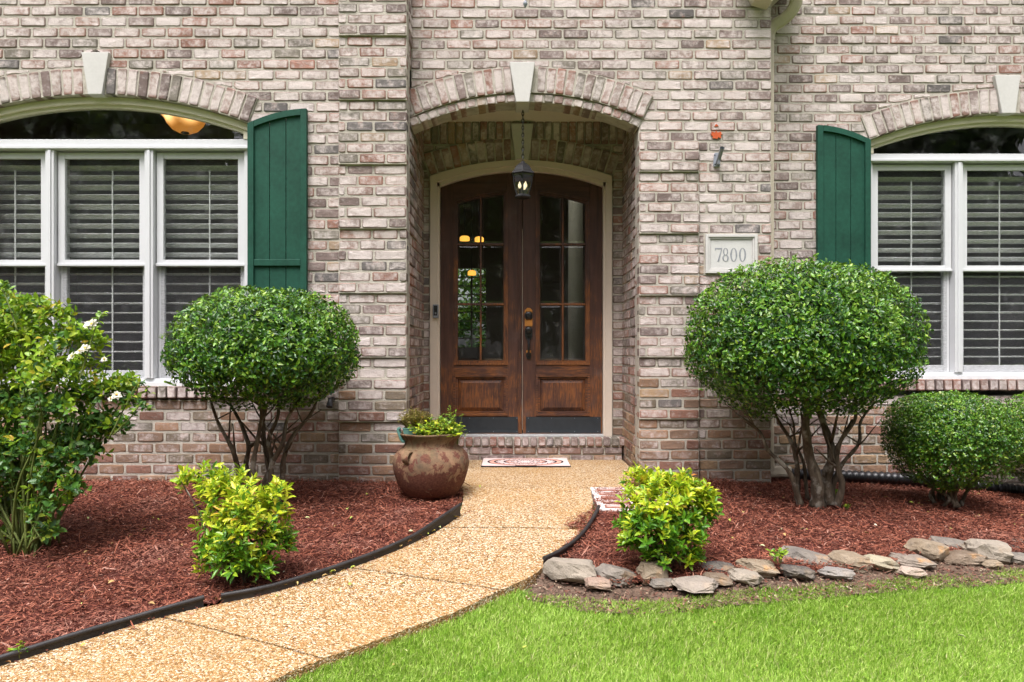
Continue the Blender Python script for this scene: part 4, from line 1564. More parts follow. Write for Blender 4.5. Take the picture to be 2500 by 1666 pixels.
# ------------------------------------------------------------------ ground, path, beds, lawn
def inside(poly, X, Y):
    poly = np.asarray(poly)
    res = np.zeros(X.shape, dtype=bool)
    j = len(poly) - 1
    for i in range(len(poly)):
        xi, yi = poly[i]
        xj, yj = poly[j]
        c = ((yi > Y) != (yj > Y)) & (X < (xj - xi) * (Y - yi) / (yj - yi + 1e-12) + xi)
        res ^= c
        j = i
    return res


def g2(pts, off=0.0):
    return [tuple(G(x, y, off)[:2]) for x, y in pts]


def fbm_grid(X, Y, scale, seed, octs=3):
    out = np.zeros(X.shape)
    r = np.random.default_rng(seed)
    for o in range(octs):
        for _ in range(5):
            a = r.uniform(0, 2 * math.pi)
            k = scale * 2 ** o * r.uniform(.7, 1.4)
            out += np.sin((X * math.cos(a) + Y * math.sin(a)) * k + r.uniform(0, 6.28)) / (5 * 1.7 ** o)
    return out


# far ground, one sheet to the horizon, and the lawn near the house
Y0, Y1 = -120, 150
xs = np.concatenate([np.linspace(-140, -9, 12), np.linspace(-8, 8, 81), np.linspace(9, 140, 12)])
ys_ = np.concatenate([np.linspace(Y0, -5, 12), np.linspace(-4, 5.2, 47), np.linspace(6, Y1, 14)])
XX, YY = np.meshgrid(xs, ys_)
lawn_z = lambda x, y: zg_np(x, np.maximum(y, -6)) - 0.055 + 0.008 * fbm_grid(x, y, 2.2, 5)
ZZ = zg_np(XX, np.maximum(YY, -6)) - 0.058
ZZ = np.where(YY > 5.15, ZZ - 0.22, ZZ)
V = np.stack([XX, YY, ZZ], -1).reshape(-1, 3)
ny, nx = XX.shape
idx = np.arange(nx * ny).reshape(ny, nx)
Fq = np.stack([idx[:-1, :-1], idx[:-1, 1:], idx[1:, 1:], idx[1:, :-1]], -1).reshape(-1, 4)
ground = np_obj('ground', V, Fq, M['lawnbase'], None, None, True)
tag(ground, kind='structure')


def sheet(name, poly, mat, off, cell, rough=0.012, seed=1, scale=9.0):
    p = np.asarray(poly)
    x0, y0 = p.min(0)
    x1, y1 = p.max(0)
    X, Y = np.meshgrid(np.arange(x0, x1 + cell, cell), np.arange(y0, y1 + cell, cell))
    Z = zg_np(X, Y) + off + rough * fbm_grid(X, Y, scale, seed)
    inn = inside(poly, X, Y)
    ny, nx = X.shape
    idx = np.arange(nx * ny).reshape(ny, nx)
    F = np.stack([idx[:-1, :-1], idx[:-1, 1:], idx[1:, 1:], idx[1:, :-1]], -1).reshape(-1, 4)
    F = F[inn.ravel()[F].all(axis=1)]
    used = np.unique(F)
    remap = np.full(nx * ny, -1)
    remap[used] = np.arange(len(used))
    V = np.stack([X, Y, Z], -1).reshape(-1, 3)[used]
    o = np_obj(name, V, remap[F], mat, None, None, True)
    return tag(o, kind='structure')


PATH_L = [(1063, 1121), (1064, 1150), (1050, 1186), (1005, 1219), (955, 1243), (900, 1266), (800, 1303), (700, 1337), (600, 1366), (500, 1387), (372, 1416), (180, 1474), (-20, 1532), (-260, 1610)]
PATH_R = [(1357, 1121), (1361, 1160), (1352, 1196), (1322, 1232), (1282, 1262), (1252, 1296), (1215, 1326), (1150, 1354), (1050, 1402), (960, 1434), (880, 1464), (742, 1512), (610, 1568), (420, 1665)]
pl = [G(x, y, 0.0) for x, y in PATH_L]
pr = [G(x, y, 0.0) for x, y in PATH_R]
pl = [Vector(p) for p in smooth_path(pl, 4)]
pr = [Vector(p) for p in smooth_path(pr, 4)]
path_poly = [(p.x, p.y) for p in pl] + [(p.x, p.y) for p in reversed(pr)]

# the path is cast in bays; each bay is a piece with its own edges
path = thing('path', (0, 5.0, 0), None, None)
tag(path, kind='structure')


def nearest(poly, xd, yd_):
    p = G(xd, yd_)
    return min(range(len(poly)), key=lambda i: (poly[i] - p).length)


cutsL = [0, nearest(pl, 1012, 1208), nearest(pl, 800, 1300), nearest(pl, 372, 1416), len(pl) - 1]
cutsR = [0, nearest(pr, 1330, 1212), nearest(pr, 1150, 1354), nearest(pr, 742, 1512), len(pr) - 1]
for k in range(4):
    L = pl[cutsL[k]:cutsL[k + 1] + 1]
    Rr = pr[cutsR[k]:cutsR[k + 1] + 1]
    poly = [(p.x, p.y) for p in L] + [(p.x, p.y) for p in reversed(Rr)]
    # draw the bay in by half a joint at both ends
    d0 = (Vector((L[1].x, L[1].y)) - Vector((L[0].x, L[0].y))).normalized() * 0.005
    d1 = (Vector((L[-1].x, L[-1].y)) - Vector((L[-2].x, L[-2].y))).normalized() * 0.005
    poly[0] = (poly[0][0] + d0.x, poly[0][1] + d0.y)
    poly[-1] = (poly[-1][0] + d0.x, poly[-1][1] + d0.y)
    i = len(L) - 1
    poly[i] = (poly[i][0] - d1.x, poly[i][1] - d1.y)
    poly[i + 1] = (poly[i + 1][0] - d1.x, poly[i + 1][1] - d1.y)
    mb = MB()
    # strip of quads across the bay so that it follows the fall of the ground
    nL, nR = len(L), len(Rr)
    n = max(nL, nR) * 2

    def samp(seq, t):
        f = t * (len(seq) - 1)
        i = min(int(f), len(seq) - 2)
        return seq[i].lerp(seq[i + 1], f - i)
    vs, fs = [], []
    rr = random.Random(60 + k)
    C = 6
    for i in range(n + 1):
        t = i / n
        e = 0.008 if i == 0 else (-0.008 if i == n else 0)
        a, b = samp(L, min(1, max(0, t + e))), samp(Rr, min(1, max(0, t + e)))
        jb = rr.uniform(-.006, .006)
        for c in range(C + 1):
            p = a.lerp(b, c / C)
            edge = c in (0, C)
            w = (b - a).normalized() * (jb if c == C else 0)
            vs.append((p.x + w.x, p.y + w.y, zg(p.x, p.y) + (0.0 if not edge else -0.004)))
        vs.append((a.x, a.y, zg(a.x, a.y) - 0.14))
        vs.append((b.x, b.y, zg(b.x, b.y) - 0.14))
    S = C + 3
    for i in range(n):
        q = i * S
        for c in range(C):
            fs.append((q + c, q + c + 1, q + S + c + 1, q + S + c))
        fs.append((q + C + 1, q, q + S, q + S + C + 1))
        fs.append((q + C, q + C + 2, q + S + C + 2, q + S + C))
    for q in (0, n * S):
        fs.append(tuple(list(range(q, q + C + 1)) + [q + C + 2, q + C + 1]))
    mb.add(vs, fs)
    mb.build('slab', M['aggregate'], path)
yj = G(1200, 1121).y
MB().slab([(-0.80, 6.46), (-0.80, 5.41), (-0.62, 5.38), (-0.62, yj + .008), (0.86, yj + .008), (0.99, 5.60), (1.005, 5.62), (1.005, 6.46)], -0.14, 0.0).build('slab', M['aggregate'], path, bevel=0.004)

# beds
BED_L = g2([(-420, 1640), (-20, 1520), (372, 1408), (500, 1380), (700, 1330), (900, 1258), (1005, 1210), (1050, 1180), (1062, 1148)]) + [(px(1064 * K, 5.1), 5.14), (-0.62, 5.16), (-0.62, 5.42), (-4.3, 5.46), (-4.6, 3.0)]
BED_R = g2([(1364, 1158), (1352, 1196), (1322, 1232), (1282, 1262), (1252, 1296), (1262, 1312), (1400, 1338), (1540, 1335), (1700, 1318), (1900, 1312), (2060, 1298), (2110, 1280), (2353, 1270), (2700, 1262)]) + [(5.2, 5.2), (5.2, 5.96), (2.05, 5.97), (1.0, 5.66), (0.82, 5.12), (0.58, 5.10)]
SOIL = g2([(1240, 1300), (1200, 1372), (1330, 1400), (1450, 1410), (1530, 1410), (1700, 1385), (1850, 1375), (1960, 1364), (2100, 1354), (2353, 1336), (2700, 1320), (2700, 1240), (2353, 1262), (2100, 1270), (1900, 1300), (1600, 1300), (1400, 1318), (1300, 1300)], -0.02)
sheet('mulch_bed', BED_L, M['mulchbase'], -0.012, 0.03, 0.008, 11)
sheet('mulch_bed', BED_R, M['mulchbase'], -0.012, 0.03, 0.008, 12)
sheet('soil_strip', SOIL, M['soil'], -0.036, 0.025, 0.008, 13, 14)


def shreds(name, poly, dens, seed, label, extra=None):
    r = np.random.default_rng(seed)
    p = np.asarray(poly)
    x0, y0 = p.min(0)
    x1, y1 = p.max(0)
    n = int(dens * (x1 - x0) * (y1 - y0))
    X, Y = r.uniform(x0, x1, n), r.uniform(y0, y1, n)
    # finer shreds are packed where the camera can resolve them
    k = inside(poly, X, Y) & (np.abs(X) < 0.74 * Y + 0.25)
    X, Y = X[k], Y[k]
    if extra is not None:
        X = np.concatenate([X, extra[0]])
        Y = np.concatenate([Y, extra[1]])
    n = len(X)
    lumps = 0.010 * fbm_grid(X, Y, 9, 11) + 0.006 * fbm_grid(X, Y, 28, 12)
    Z = zg_np(X, Y) + lumps + r.uniform(-0.012, 0.012, n)
    L = r.gamma(2.8, 0.0068, n).clip(0.006, 0.07)
    lg = r.uniform(0, 1, n) < .05
    L = np.where(lg, L * 2.0, L).clip(0.006, .10)
    W_ = r.uniform(0.0022, 0.0055, n) * (1 + L * 6)
    a = r.uniform(0, 2 * math.pi, n)
    tilt = r.normal(0, 0.28, n)
    D = np.stack([np.cos(a) * np.cos(tilt), np.sin(a) * np.cos(tilt), np.sin(tilt)], 1)
    roll = r.normal(0, 0.6, n)
    S0 = np.stack([-np.sin(a), np.cos(a), np.zeros(n)], 1)
    N0 = np.cross(D, S0)
    S = S0 * np.cos(roll)[:, None] + N0 * np.sin(roll)[:, None]
    Nn = np.cross(D, S)
    P = np.stack([X, Y, Z + np.abs(np.sin(tilt)) * L * .35], 1)
    bend = (r.normal(0, .10, n) * L)[:, None]
    h = L[:, None] / 2
    w = W_[:, None] / 2
    v = [P - D * h - S * w * .5 + Nn * bend, P - D * h + S * w * .5 + Nn * bend, P + S * w, P + D * h + S * w * .4 + Nn * bend, P + D * h - S * w * .4 + Nn * bend, P - S * w]
    V = np.stack(v, 1).reshape(-1, 3)
    b = (np.arange(n) * 6)[:, None, None]
    T = np.array([[0, 1, 2, 5], [5, 2, 3, 4]])[None]
    o = np_obj(name, V, (b + T).reshape(-1, 4), M['mulch'])
    return tag(o, label, 'mulch', None, 'stuff')


ex_poly = g2([(1364, 1172), (1330, 1182), (1308, 1200), (1312, 1216), (1344, 1216), (1362, 1188)], 0.004)
er = np.random.default_rng(5)
ex = np.asarray(ex_poly)
eX = er.uniform(ex[:, 0].min() - .04, ex[:, 0].max() + .02, 2600)
eY = er.uniform(ex[:, 1].min(), ex[:, 1].max(), 2600)
kk = inside(ex_poly, eX + er.normal(0, .02, 2600), eY + er.normal(0, .02, 2600))
sc_ = er.integers(0, len(pl), 220)
edgeX = np.array([pl[i].x for i in sc_]) + np.abs(er.normal(0, .05, 220))
edgeY = np.array([pl[i].y for i in sc_]) + er.normal(0, .03, 220)
shreds('mulch', BED_L, 12500, 21, 'red shredded bark mulch covering the left flower bed', (edgeX, edgeY))
shreds('mulch', BED_R, 13500, 22, 'red shredded bark mulch covering the right flower bed', (eX[kk], eY[kk]))
# debris of soil, chips and dry stalks on the bare strip
r = np.random.default_rng(31)
sp_ = np.asarray(SOIL)
n = 26000
X, Y = r.uniform(sp_[:, 0].min(), 3.6, n), r.uniform(sp_[:, 1].min(), sp_[:, 1].max(), n)
k = inside(SOIL, X, Y)
X, Y = X[k], Y[k]
n = len(X)
a = r.uniform(0, 6.283, n)
L = r.gamma(2.2, .006, n).clip(.003, .04)
D = np.stack([np.cos(a), np.sin(a), r.normal(0, .3, n)], 1)
S = np.stack([-np.sin(a), np.cos(a), r.normal(0, .4, n)], 1)
P = np.stack([X, Y, zg_np(X, Y) - 0.030 + r.uniform(0, .012, n)], 1)
w = r.uniform(.0012, .004, n)[:, None]
V = np.stack([P - D * L[:, None] / 2 - S * w, P - D * L[:, None] / 2 + S * w, P + D * L[:, None] / 2 + S * w, P + D * L[:, None] / 2 - S * w], 1).reshape(-1, 3)
deb = np_obj('soil_debris', V, (np.arange(n) * 4)[:, None] + np.arange(4)[None], m_island('soil_bits', [(0, (.045, .03, .022)), (.45, (.13, .085, .06)), (.75, (.15, .05, .035)), (.95, (.28, .22, .15)), (1, (.42, .36, .25))], .9, .15))
tag(deb, 'bare brown soil with chips and dry stalks below the stones', 'soil', None, 'stuff')

# lawn
LAWN = g2([(650, 1578), (742, 1534), (880, 1486), (1050, 1425), (1150, 1376), (1190, 1362), (1232, 1376), (1330, 1386), (1450, 1394), (1530, 1393), (1700, 1366), (1850, 1355), (1960, 1345), (2100, 1335), (2353, 1318), (2600, 1306)], -0.05) + [(3.6, 2.0), (1.2, 1.9), (-1.0, 2.1)]


def grass(name, poly, n, seed, hmin, hmax, label):
    r = np.random.default_rng(seed)
    p = np.asarray(poly)
    X, Y = r.uniform(p[:, 0].min(), p[:, 0].max(), n * 3), r.uniform(p[:, 1].min() - .05, p[:, 1].max() + .03, n * 3)
    k = inside(poly, X + r.normal(0, .012, n * 3), Y + r.normal(0, .012, n * 3)) & (np.abs(X) < .74 * Y + .12) & (Y > 2.35)
    # denser near the lens where single blades show
    k &= r.uniform(0, 1, n * 3) < np.clip(1.35 - (Y - 2.4) * 0.25, .55, 1)
    X, Y = X[k][:n], Y[k][:n]
    n = len(X)
    clump = fbm_grid(X, Y, 7, 41)
    hgt = r.uniform(hmin, hmax, n) * (1 + .22 * clump)
    la = 1.9 * fbm_grid(X, Y, 2.2, 42) + r.normal(0, 1.5, n)
    lean = np.abs(r.normal(.35, .28, n)) * hgt
    base = np.stack([X, Y, zg_np(X, Y) - 0.058 + 0.006 * fbm_grid(X, Y, 5, 43)], 1)
    d = np.stack([np.cos(la), np.sin(la), np.zeros(n)], 1)
    fa = r.uniform(0, 6.283, n)
    s = np.stack([np.cos(fa), np.sin(fa), np.zeros(n)], 1) * (r.uniform(.0011, .0021, n))[:, None]
    up = np.array([[0, 0, 1.0]])
    m = base + up * (hgt * .6)[:, None] + d * (lean * .35)[:, None]
    t = base + up * hgt[:, None] * (1 - .25 * (lean / hgt)[:, None]) + d * lean[:, None]
    V = np.stack([base - s, base + s, m + s * .9, m - s * .9, t], 1).reshape(-1, 3)
    b = (np.arange(n) * 5)[:, None]
    T = np.concatenate([b + np.array([[0, 1, 2]]), b + np.array([[0, 2, 3]]), b + np.array([[3, 2, 4]])], 1).reshape(-1, 3)
    o = np_obj(name, V, T, M['grass'])
    return tag(o, label, 'grass', None, 'stuff')


grass('grass', LAWN, 190000, 61, .022, .048, 'bright green mown lawn in front of the stones')


# ------------------------------------------------------------------ plastic edging strips
def edging(pts, h, label, flare=False, skirt_side=1):
    w = smooth_path([G(x, y, 0.0) for x, y in pts], 6)
    hs_ = h if hasattr(h, '__len__') else [h] * len(w)
    hs_ = [.68 * np.interp(i / (len(w) - 1), np.linspace(0, 1, len(hs_)), hs_) for i in range(len(w))]
    root = thing('lawn_edging', w[len(w) // 2], label, 'edging', 'black plastic edging strips')
    top = [Vector((p.x, p.y, zg(p.x, p.y) + hh)) for p, hh in zip(w, hs_)]
    prof = []
    for k in range(14):
        t = 2 * math.pi * k / 14 + 0.3
        prof.append((math.cos(t), math.sin(t)))
    MB().tube(top, 0.0105, prof=prof, up=(0, 0, 1)).build('bead', M['plastic'], root, smooth=True)
    vs, fs = [], []
    for i, p in enumerate(top):
        d = (top[min(i + 1, len(top) - 1)] - top[max(i - 1, 0)]).normalized()
        s = Vector((d.y, -d.x, 0)).normalized() * skirt_side
        vs += [p + s * .001, p - s * .002, Vector((p.x, p.y, p.z - hs_[i] * .55)) - s * .006, Vector((p.x, p.y, zg(p.x, p.y) - .03)) + s * .004,
               Vector((p.x, p.y, zg(p.x, p.y) - .03)) + s * .007, Vector((p.x, p.y, p.z - hs_[i] * .55)) - s * .003]
    for i in range(len(top) - 1):
        a, b = 6 * i, 6 * i + 6
        for (u, v_) in ((1, 2), (2, 3), (4, 5), (5, 0)):
            fs.append((a + u, b + u, b + v_, a + v_))
    n = len(top) - 1
    fs += [(0, 1, 2, 5), (5, 2, 3, 4), (6 * n, 6 * n + 5, 6 * n + 2, 6 * n + 1), (6 * n + 5, 6 * n + 4, 6 * n + 3, 6 * n + 2)]
    MB().add(vs, fs).build('skirt', M['plastic'], root, smooth=True)
    return root


edging([(-160, 1580), (-30, 1538), (150, 1482), (300, 1436), (468, 1390)], [.035, .04, .045, .042, .050], 'near black edging strip ending at the gap beside the path')
edging([(508, 1385), (620, 1362), (750, 1322), (860, 1284), (950, 1246), (1010, 1212), (1058, 1184)], [.048, .045, .042, .046, .055, .08, .098], 'long black edging strip curving up to the clay pot')
edging([(1250, 1306), (1284, 1282), (1318, 1256), (1346, 1226), (1366, 1194), (1376, 1172)], [.075, .050, .040, .038, .036, .034], 'short black edging strip beside the right flower bed', skirt_side=1)

# ------------------------------------------------------------------ flat brick borders at the porch
def brick_border(label, x0, nx_, y0, ny_, seed):
    rng = random.Random(seed)
    root = thing('brick_border', (x0 + nx_ * .107, y0 - ny_ * .05, 0), label, 'brick border')
    X1 = x0 + nx_ * 0.214
    MB().slab([(x0 - .035, y0 - ny_ * .1 - .01), (X1 + .01, y0 - ny_ * .1 - .01), (X1 + .01, y0 + .005), (x0 - .035, y0 + .005)], lambda x, y: zg(0, y) - .06, lambda x, y: zg(0, y) + .003).build('mortar_bed', M['paver_mortar'], root)
    for i in range(nx_):
        for j in range(ny_):
            a, b = x0 + i * 0.214 + .008, x0 + (i + 1) * 0.214 - .02
            zc_ = zg(0, y0 - (j + .5) * .1)
            me, cu, cz = quad_mesh([(a, -.0875 / 2), (b, -.0875 / 2), (b, .0875 / 2), (a, .0875 / 2)], rng, 0.06)
            o = link(bpy.data.objects.new('brick', me), root)
            o.rotation_euler = (R(-90), 0, R(rng.uniform(-.6, .6)))
            o.location = Vector((cu, y0 - (j + .5) * .1, zc_ + .008 + rng.uniform(-.002, .002))) - root.location
            o.color = (0.26, 0.12, 0.09, rng.uniform(.3, .6))
    return root


brick_border('pinkish flat bricks in white mortar right of the path', 0.60, 3, yj - .01, 5, 71)


# ------------------------------------------------------------------ stones edging the right bed
def stone(x0, x1, y0, y1, col, orange, label, tilt=0.0, back=0.0, seed=1, sunk=0.25, flat=1.0):
    """bounding box in the 2500 px picture"""
    bot = G((x0 + x1) / 2 / K, y1 / K, -0.03)
    Yc = bot.y + 0.03 + back
    cx = px((x0 + x1) / 2, Yc)
    hw = (x1 - x0) / FP * Yc / 2 * 1.12
    ztop, zbot_ = pz(y0, Yc), pz(y1, Yc)
    hh = (ztop - zbot_) / 2 / flat
    hd = max(0.05, min(0.12, hw * .75))
    # seen a little from above: part of the height is the top face
    hh = max(0.024, hh * .95)
    rng = random.Random(seed)
    bm = bmesh.new()
    # a split slab: rough outlines above and below, closed by a hull
    nt = rng.randint(6, 8)
    a0 = rng.uniform(0, 6)
    for lvl, (zz, k0, k1) in enumerate(((1.0, .62, .92), (.15, .90, 1.12), (-.45, .85, 1.1), (-1.0, .62, .95))):
        for k in range(nt):
            t = a0 + 2 * math.pi * (k + rng.uniform(-.28, .28)) / nt
            q = rng.uniform(k0, k1)
            c_, s_ = math.cos(t), math.sin(t)
            sq = 1 / max(abs(c_), abs(s_)) ** .55
            bm.verts.new((c_ * q * sq, s_ * q * sq, zz + rng.uniform(-.22, .22)))
    bmesh.ops.convex_hull(bm, input=bm.verts)
    loose = [v for v in bm.verts if not v.link_faces]
    bmesh.ops.delete(bm, geom=loose, context='VERTS')
    bmesh.ops.subdivide_edges(bm, edges=bm.edges, cuts=3, use_grid_fill=True)
    bmesh.ops.triangulate(bm, faces=bm.faces)
    bm.normal_update()
    off = Vector((seed * 3.1, seed * 1.7, 0))
    moved = []
    for v in bm.verts:
        p = v.co.copy()
        d = .085 * mnoise.noise(p * 1.7 + off) + .05 * mnoise.noise(p * 4.2 + off) + .03 * mnoise.noise(p * 9 + off)
        lay = mnoise.noise(Vector((p.x * .5, p.y * .5, p.z * 4.5)) + off)
        side = Vector((p.x, p.y, 0))
        moved.append(p + v.normal * d + side * .07 * lay)
    for v, p in zip(bm.verts, moved):
        v.co = p
    mx = [max(abs(v.co[i]) for v in bm.verts) for i in range(3)]
    for v in bm.verts:
        v.co = Vector((v.co.x / mx[0] * hw, v.co.y / mx[1] * hd, v.co.z / mx[2] * hh))
    me = bpy.data.meshes.new('stone')
    bm.to_mesh(me)
    bm.free()
    me.materials.append(M['stone'])
    me.polygons.foreach_set('use_smooth', [True] * len(me.polygons))
    o = link(bpy.data.objects.new('stone', me))
    o.location = (cx, Yc + hd * .35, (ztop + zbot_) / 2 + .006)
    o.rotation_euler = (R(rng.uniform(-6, 2)), R(tilt), R(rng.uniform(-8, 8)))
    o.color = (*col, orange)
    tag(o, label, 'stone', 'stones edging the right flower bed')
    md = o.modifiers.new('split', 'EDGE_SPLIT')
    md.split_angle = R(24)
    return o


TAN, GREY, DARK, PALE, BROWN = (0.195, 0.15, 0.10), (0.125, 0.112, 0.098), (0.045, 0.042, 0.041), (0.235, 0.205, 0.165), (0.11, 0.076, 0.05)
STONES = [
    (1333, 1457, 1373, 1428, PALE, .0, 'large pale grey stone at the end of the path', 2, .0),
    (1457, 1561, 1389, 1434, GREY, .35, 'thin grey-brown stone sloping down beside the large pale one', 14, .02),
    (1562, 1631, 1378, 1431, TAN, .25, 'squarish tan stone in front of the right yellow-green bush', 0, .0),
    (1430, 1494, 1417, 1444, (0.25, 0.17, 0.13), .1, 'low reddish stone half buried under the sloping grey-brown one', 3, -.03),
    (1590, 1649, 1420, 1440, GREY, .1, 'small grey stone half buried below the squarish tan one', 0, -.02),
    (1650, 1760, 1420, 1450, (0.22, 0.19, 0.16), .1, 'wide dirty grey stone sunk in bare soil by the lawn', 2, -.03),
    (1715, 1802, 1380, 1409, DARK, .3, 'flat dark slate stone, first of the right row', 4, .02),
    (1720, 1790, 1406, 1433, BROWN, .3, 'brown stone half buried under the flat dark slate', 8, -.02),
    (1785, 1864, 1399, 1428, PALE, .15, 'light tan stone sunk in soil right of the brown one', 8, -.02),
    (1805, 1907, 1376, 1413, TAN, .65, 'tan stone with orange top and weed sprig at its right end', 7, .02),
    (1887, 1958, 1361, 1388, TAN, .35, 'thin tan stone resting on a dark stone above the weed', 6, .05),
    (1912, 2041, 1350, 1396, GREY, .45, 'long grey-tan slab sloping down to the right', 13, .08),
    (1910, 1992, 1387, 1419, DARK, .1, 'dark grey stone beneath the long grey-tan slab', 10, .0),
    (2006, 2086, 1393, 1418, (0.19, 0.18, 0.17), .05, 'grey stone in the lower row, right of the dark one', 2, .0),
    (2031, 2129, 1356, 1400, TAN, .3, 'layered tan stone at the middle of the right row', 9, .04),
    (2112, 2204, 1365, 1401, (0.29, 0.26, 0.18), .2, 'thin olive-tan stone sloping down with mulch on top', 13, .03),
    (2181, 2283, 1362, 1392, (0.17, 0.14, 0.115), .75, 'flat rusty dark stone below the big leaning slab', 4, .01),
    (2203, 2266, 1391, 1413, (0.33, 0.26, 0.21), .1, 'pale flat stone sunk in the soil beside the lawn edge', 3, -.02),
    (2224, 2322, 1325, 1380, TAN, .7, 'big leaning tan slab with an orange face', 10, .06),
    (2287, 2382, 1322, 1364, GREY, .1, 'grey rounded slab behind the big leaning one', 5, .12),
    (2309, 2407, 1353, 1384, BROWN, .55, 'brown stone supporting the grey rounded slab', -4, .03),
    (2374, 2472, 1324, 1381, PALE, .1, 'big whitish block, palest of the right end', 8, .04),
    (2443, 2530, 1321, 1344, GREY, .1, 'top grey stone at the right picture edge', 2, .10),
    (2446, 2497, 1336, 1359, DARK, .3, 'small dark stone wedged below the top grey one', 2, .07),
    (2462, 2540, 1358, 1384, GREY, .15, 'low grey stone at the right picture edge', 6, .02),
    (2402, 2447, 1375, 1391, TAN, .2, 'little tan stone at the foot of the whitish block', 0, -.01),
]
for i, (x0, x1, y0, y1, c, og, lab, tl, bk) in enumerate(STONES):
    stone(x0, x1, y0, y1, c, og, lab, tl, bk, seed=i + 3)

# ------------------------------------------------------------------ drain pipe along the right wall
zr = zg(3.0, 5.8)
pp = smooth_path([(2.28, 5.82, zg(2.28, 5.8) + .05), (2.6, 5.80, zr + .075), (3.1, 5.79, zr + .055), (3.6, 5.77, zr + .02), (4.1, 5.72, zr - .035), (4.35, 5.70, zr - .075)], 40)
# even spacing for the corrugation
acc, line = 0.0, [pp[0]]
for a, b in zip(pp[:-1], pp[1:]):
    acc += (b - a).length
    if acc > 0.0045:
        line.append(b)
        acc = 0
rad = [0.046 + 0.006 * math.sin(i * 2 * math.pi / 4.0) for i in range(len(line))]
dp = MB().tube(line, rad, 14).build('drain_pipe', M['pipe'], None, smooth=True, angle=0)
tag(dp, 'black corrugated drain pipe lying along the right wall', 'pipe')

# ------------------------------------------------------------------ doormat
mz0, mz1 = 5.0, 6.0
mf, mbk = G(1208, 1074.5), G(1208, 1056.5)
mx0, mx1 = px(1105 * K, mf.y), px(1312 * K, mf.y)
dm = thing('doormat', ((mx0 + mx1) / 2, (mf.y + mbk.y) / 2, 0.0), 'pink and white doormat with black scroll print on the porch', 'doormat')
w2, d2 = (mx1 - mx0) / 2, min(.24, (mbk.y - mf.y) / 2)
o = MB().box(-w2, w2, -d2, d2, .004, .011).build('backing', M['rubber'], None, bevel=.002)
o.parent = dm
o = MB().box(-w2 + .006, w2 - .006, -d2 + .006, d2 - .006, .0115, .016).build('printed_top', M['doormat'], None)
o.parent = dm

# ------------------------------------------------------------------ clay pot with its plants
pc = Vector((px(1052.5, 4.96), 4.96, 0.0))
pc.z = zg(pc.x, pc.y)
pot = thing('clay_pot', pc, 'big round weathered clay pot with flaking sides beside the path', 'pot')
S_ = 4.96 / FP
prof_px = [(60, 0), (66, 4), (84, 40), (93, 80), (96, 105), (92, 130), (80, 150), (70, 158), (66, 168), (68, 182), (76, 196), (79, 201), (76, 204), (68, 198), (60, 186), (58, 160), (30, 150), (0.3, 150)]
PH = .745
pv = MB().lathe([(a * S_ * .97, b * S_ * PH) for a, b in prof_px], (0, 0, 0), 56)
r = random.Random(5)
pv.v = [(x * (1 + .012 * mnoise.noise(Vector((x * 5, y * 5, z * 5)))), y * (1 + .012 * mnoise.noise(Vector((x * 5, y * 5, z * 5)))), z + .004 * mnoise.noise(Vector((x * 8, y * 8, 3)))) for x, y, z in pv.v]
o = pv.build('body', M['terracotta'], None, smooth=True, angle=0)
o.parent = pot
for ang in (R(-122), R(58)):
    c, s = math.cos(ang), math.sin(ang)
    q = [(.215, .425), (.246, .432), (.272, .405), (.280, .375), (.266, .340)]
    hp = [(c * a, s * a, b * PH) for a, b in q]
    o = MB().tube(smooth_path(hp, 4), 0.017, prof=[(.38, -1.4), (.38, 1.4), (-.38, 1.4), (-.38, -1.4)], up=(c, s, .3)).build('lug_handle', M['terracotta'], None, bevel=.004)
    o.parent = pot
o = MB().lathe([(.0005, .475 * PH), (.08, .482 * PH), (.155, .47 * PH), (.17, .455 * PH)], (0, 0, 0), 24).build('soil', M['potsoil'], None, smooth=True)
o.parent = pot
top = pc + Vector((0, 0, .475 * PH))
# small blue-green trough standing in the pot
tc = top + Vector((-.10, -.03, .012))
tr_ = thing('trough_planter', tc, 'small blue-green ribbed trough standing inside the clay pot', 'planter')
tb = MB()
L_, W2 = .085, .05
pr_ = [(-1.0, 0.0), (-1.12, .05), (-1.22, .10), (-1.28, .108)]
vs = []
for (k, z) in ((.80, .0), (.92, .05), (1.0, .095), (1.06, .10), (1.02, .104), (.93, .09)):
    vs += [(-L_ * k, -W2 * k, z), (L_ * k, -W2 * k, z), (L_ * k, W2 * k, z), (-L_ * k, W2 * k, z)]
fs = [(0, 3, 2, 1)]
for i in range(5):
    for k in range(4):
        fs.append((4 * i + k, 4 * i + (k + 1) % 4, 4 * i + 4 + (k + 1) % 4, 4 * i + 4 + k))
fs.append((20, 21, 22, 23))
tb.add(vs, fs)
o = tb.build('body', M['trough'], None, bevel=.004)
o.parent = tr_
for s in (-1, 1):
    sc = MB()
    for k in range(4):
        off = (k - 1.5) * .017
        sc.tube(smooth_path([(s * L_ * .82, off - .03, .01), (s * L_ * 1.08, off - .03, .02), (s * L_ * 1.28, off - .03, .06), (s * L_ * 1.38, off - .03, .09), (s * L_ * 1.30, off - .03, .104)], 5), .0095, 6)
    o = sc.build('scroll_end', M['trough'], None, smooth=True)
    o.parent = tr_


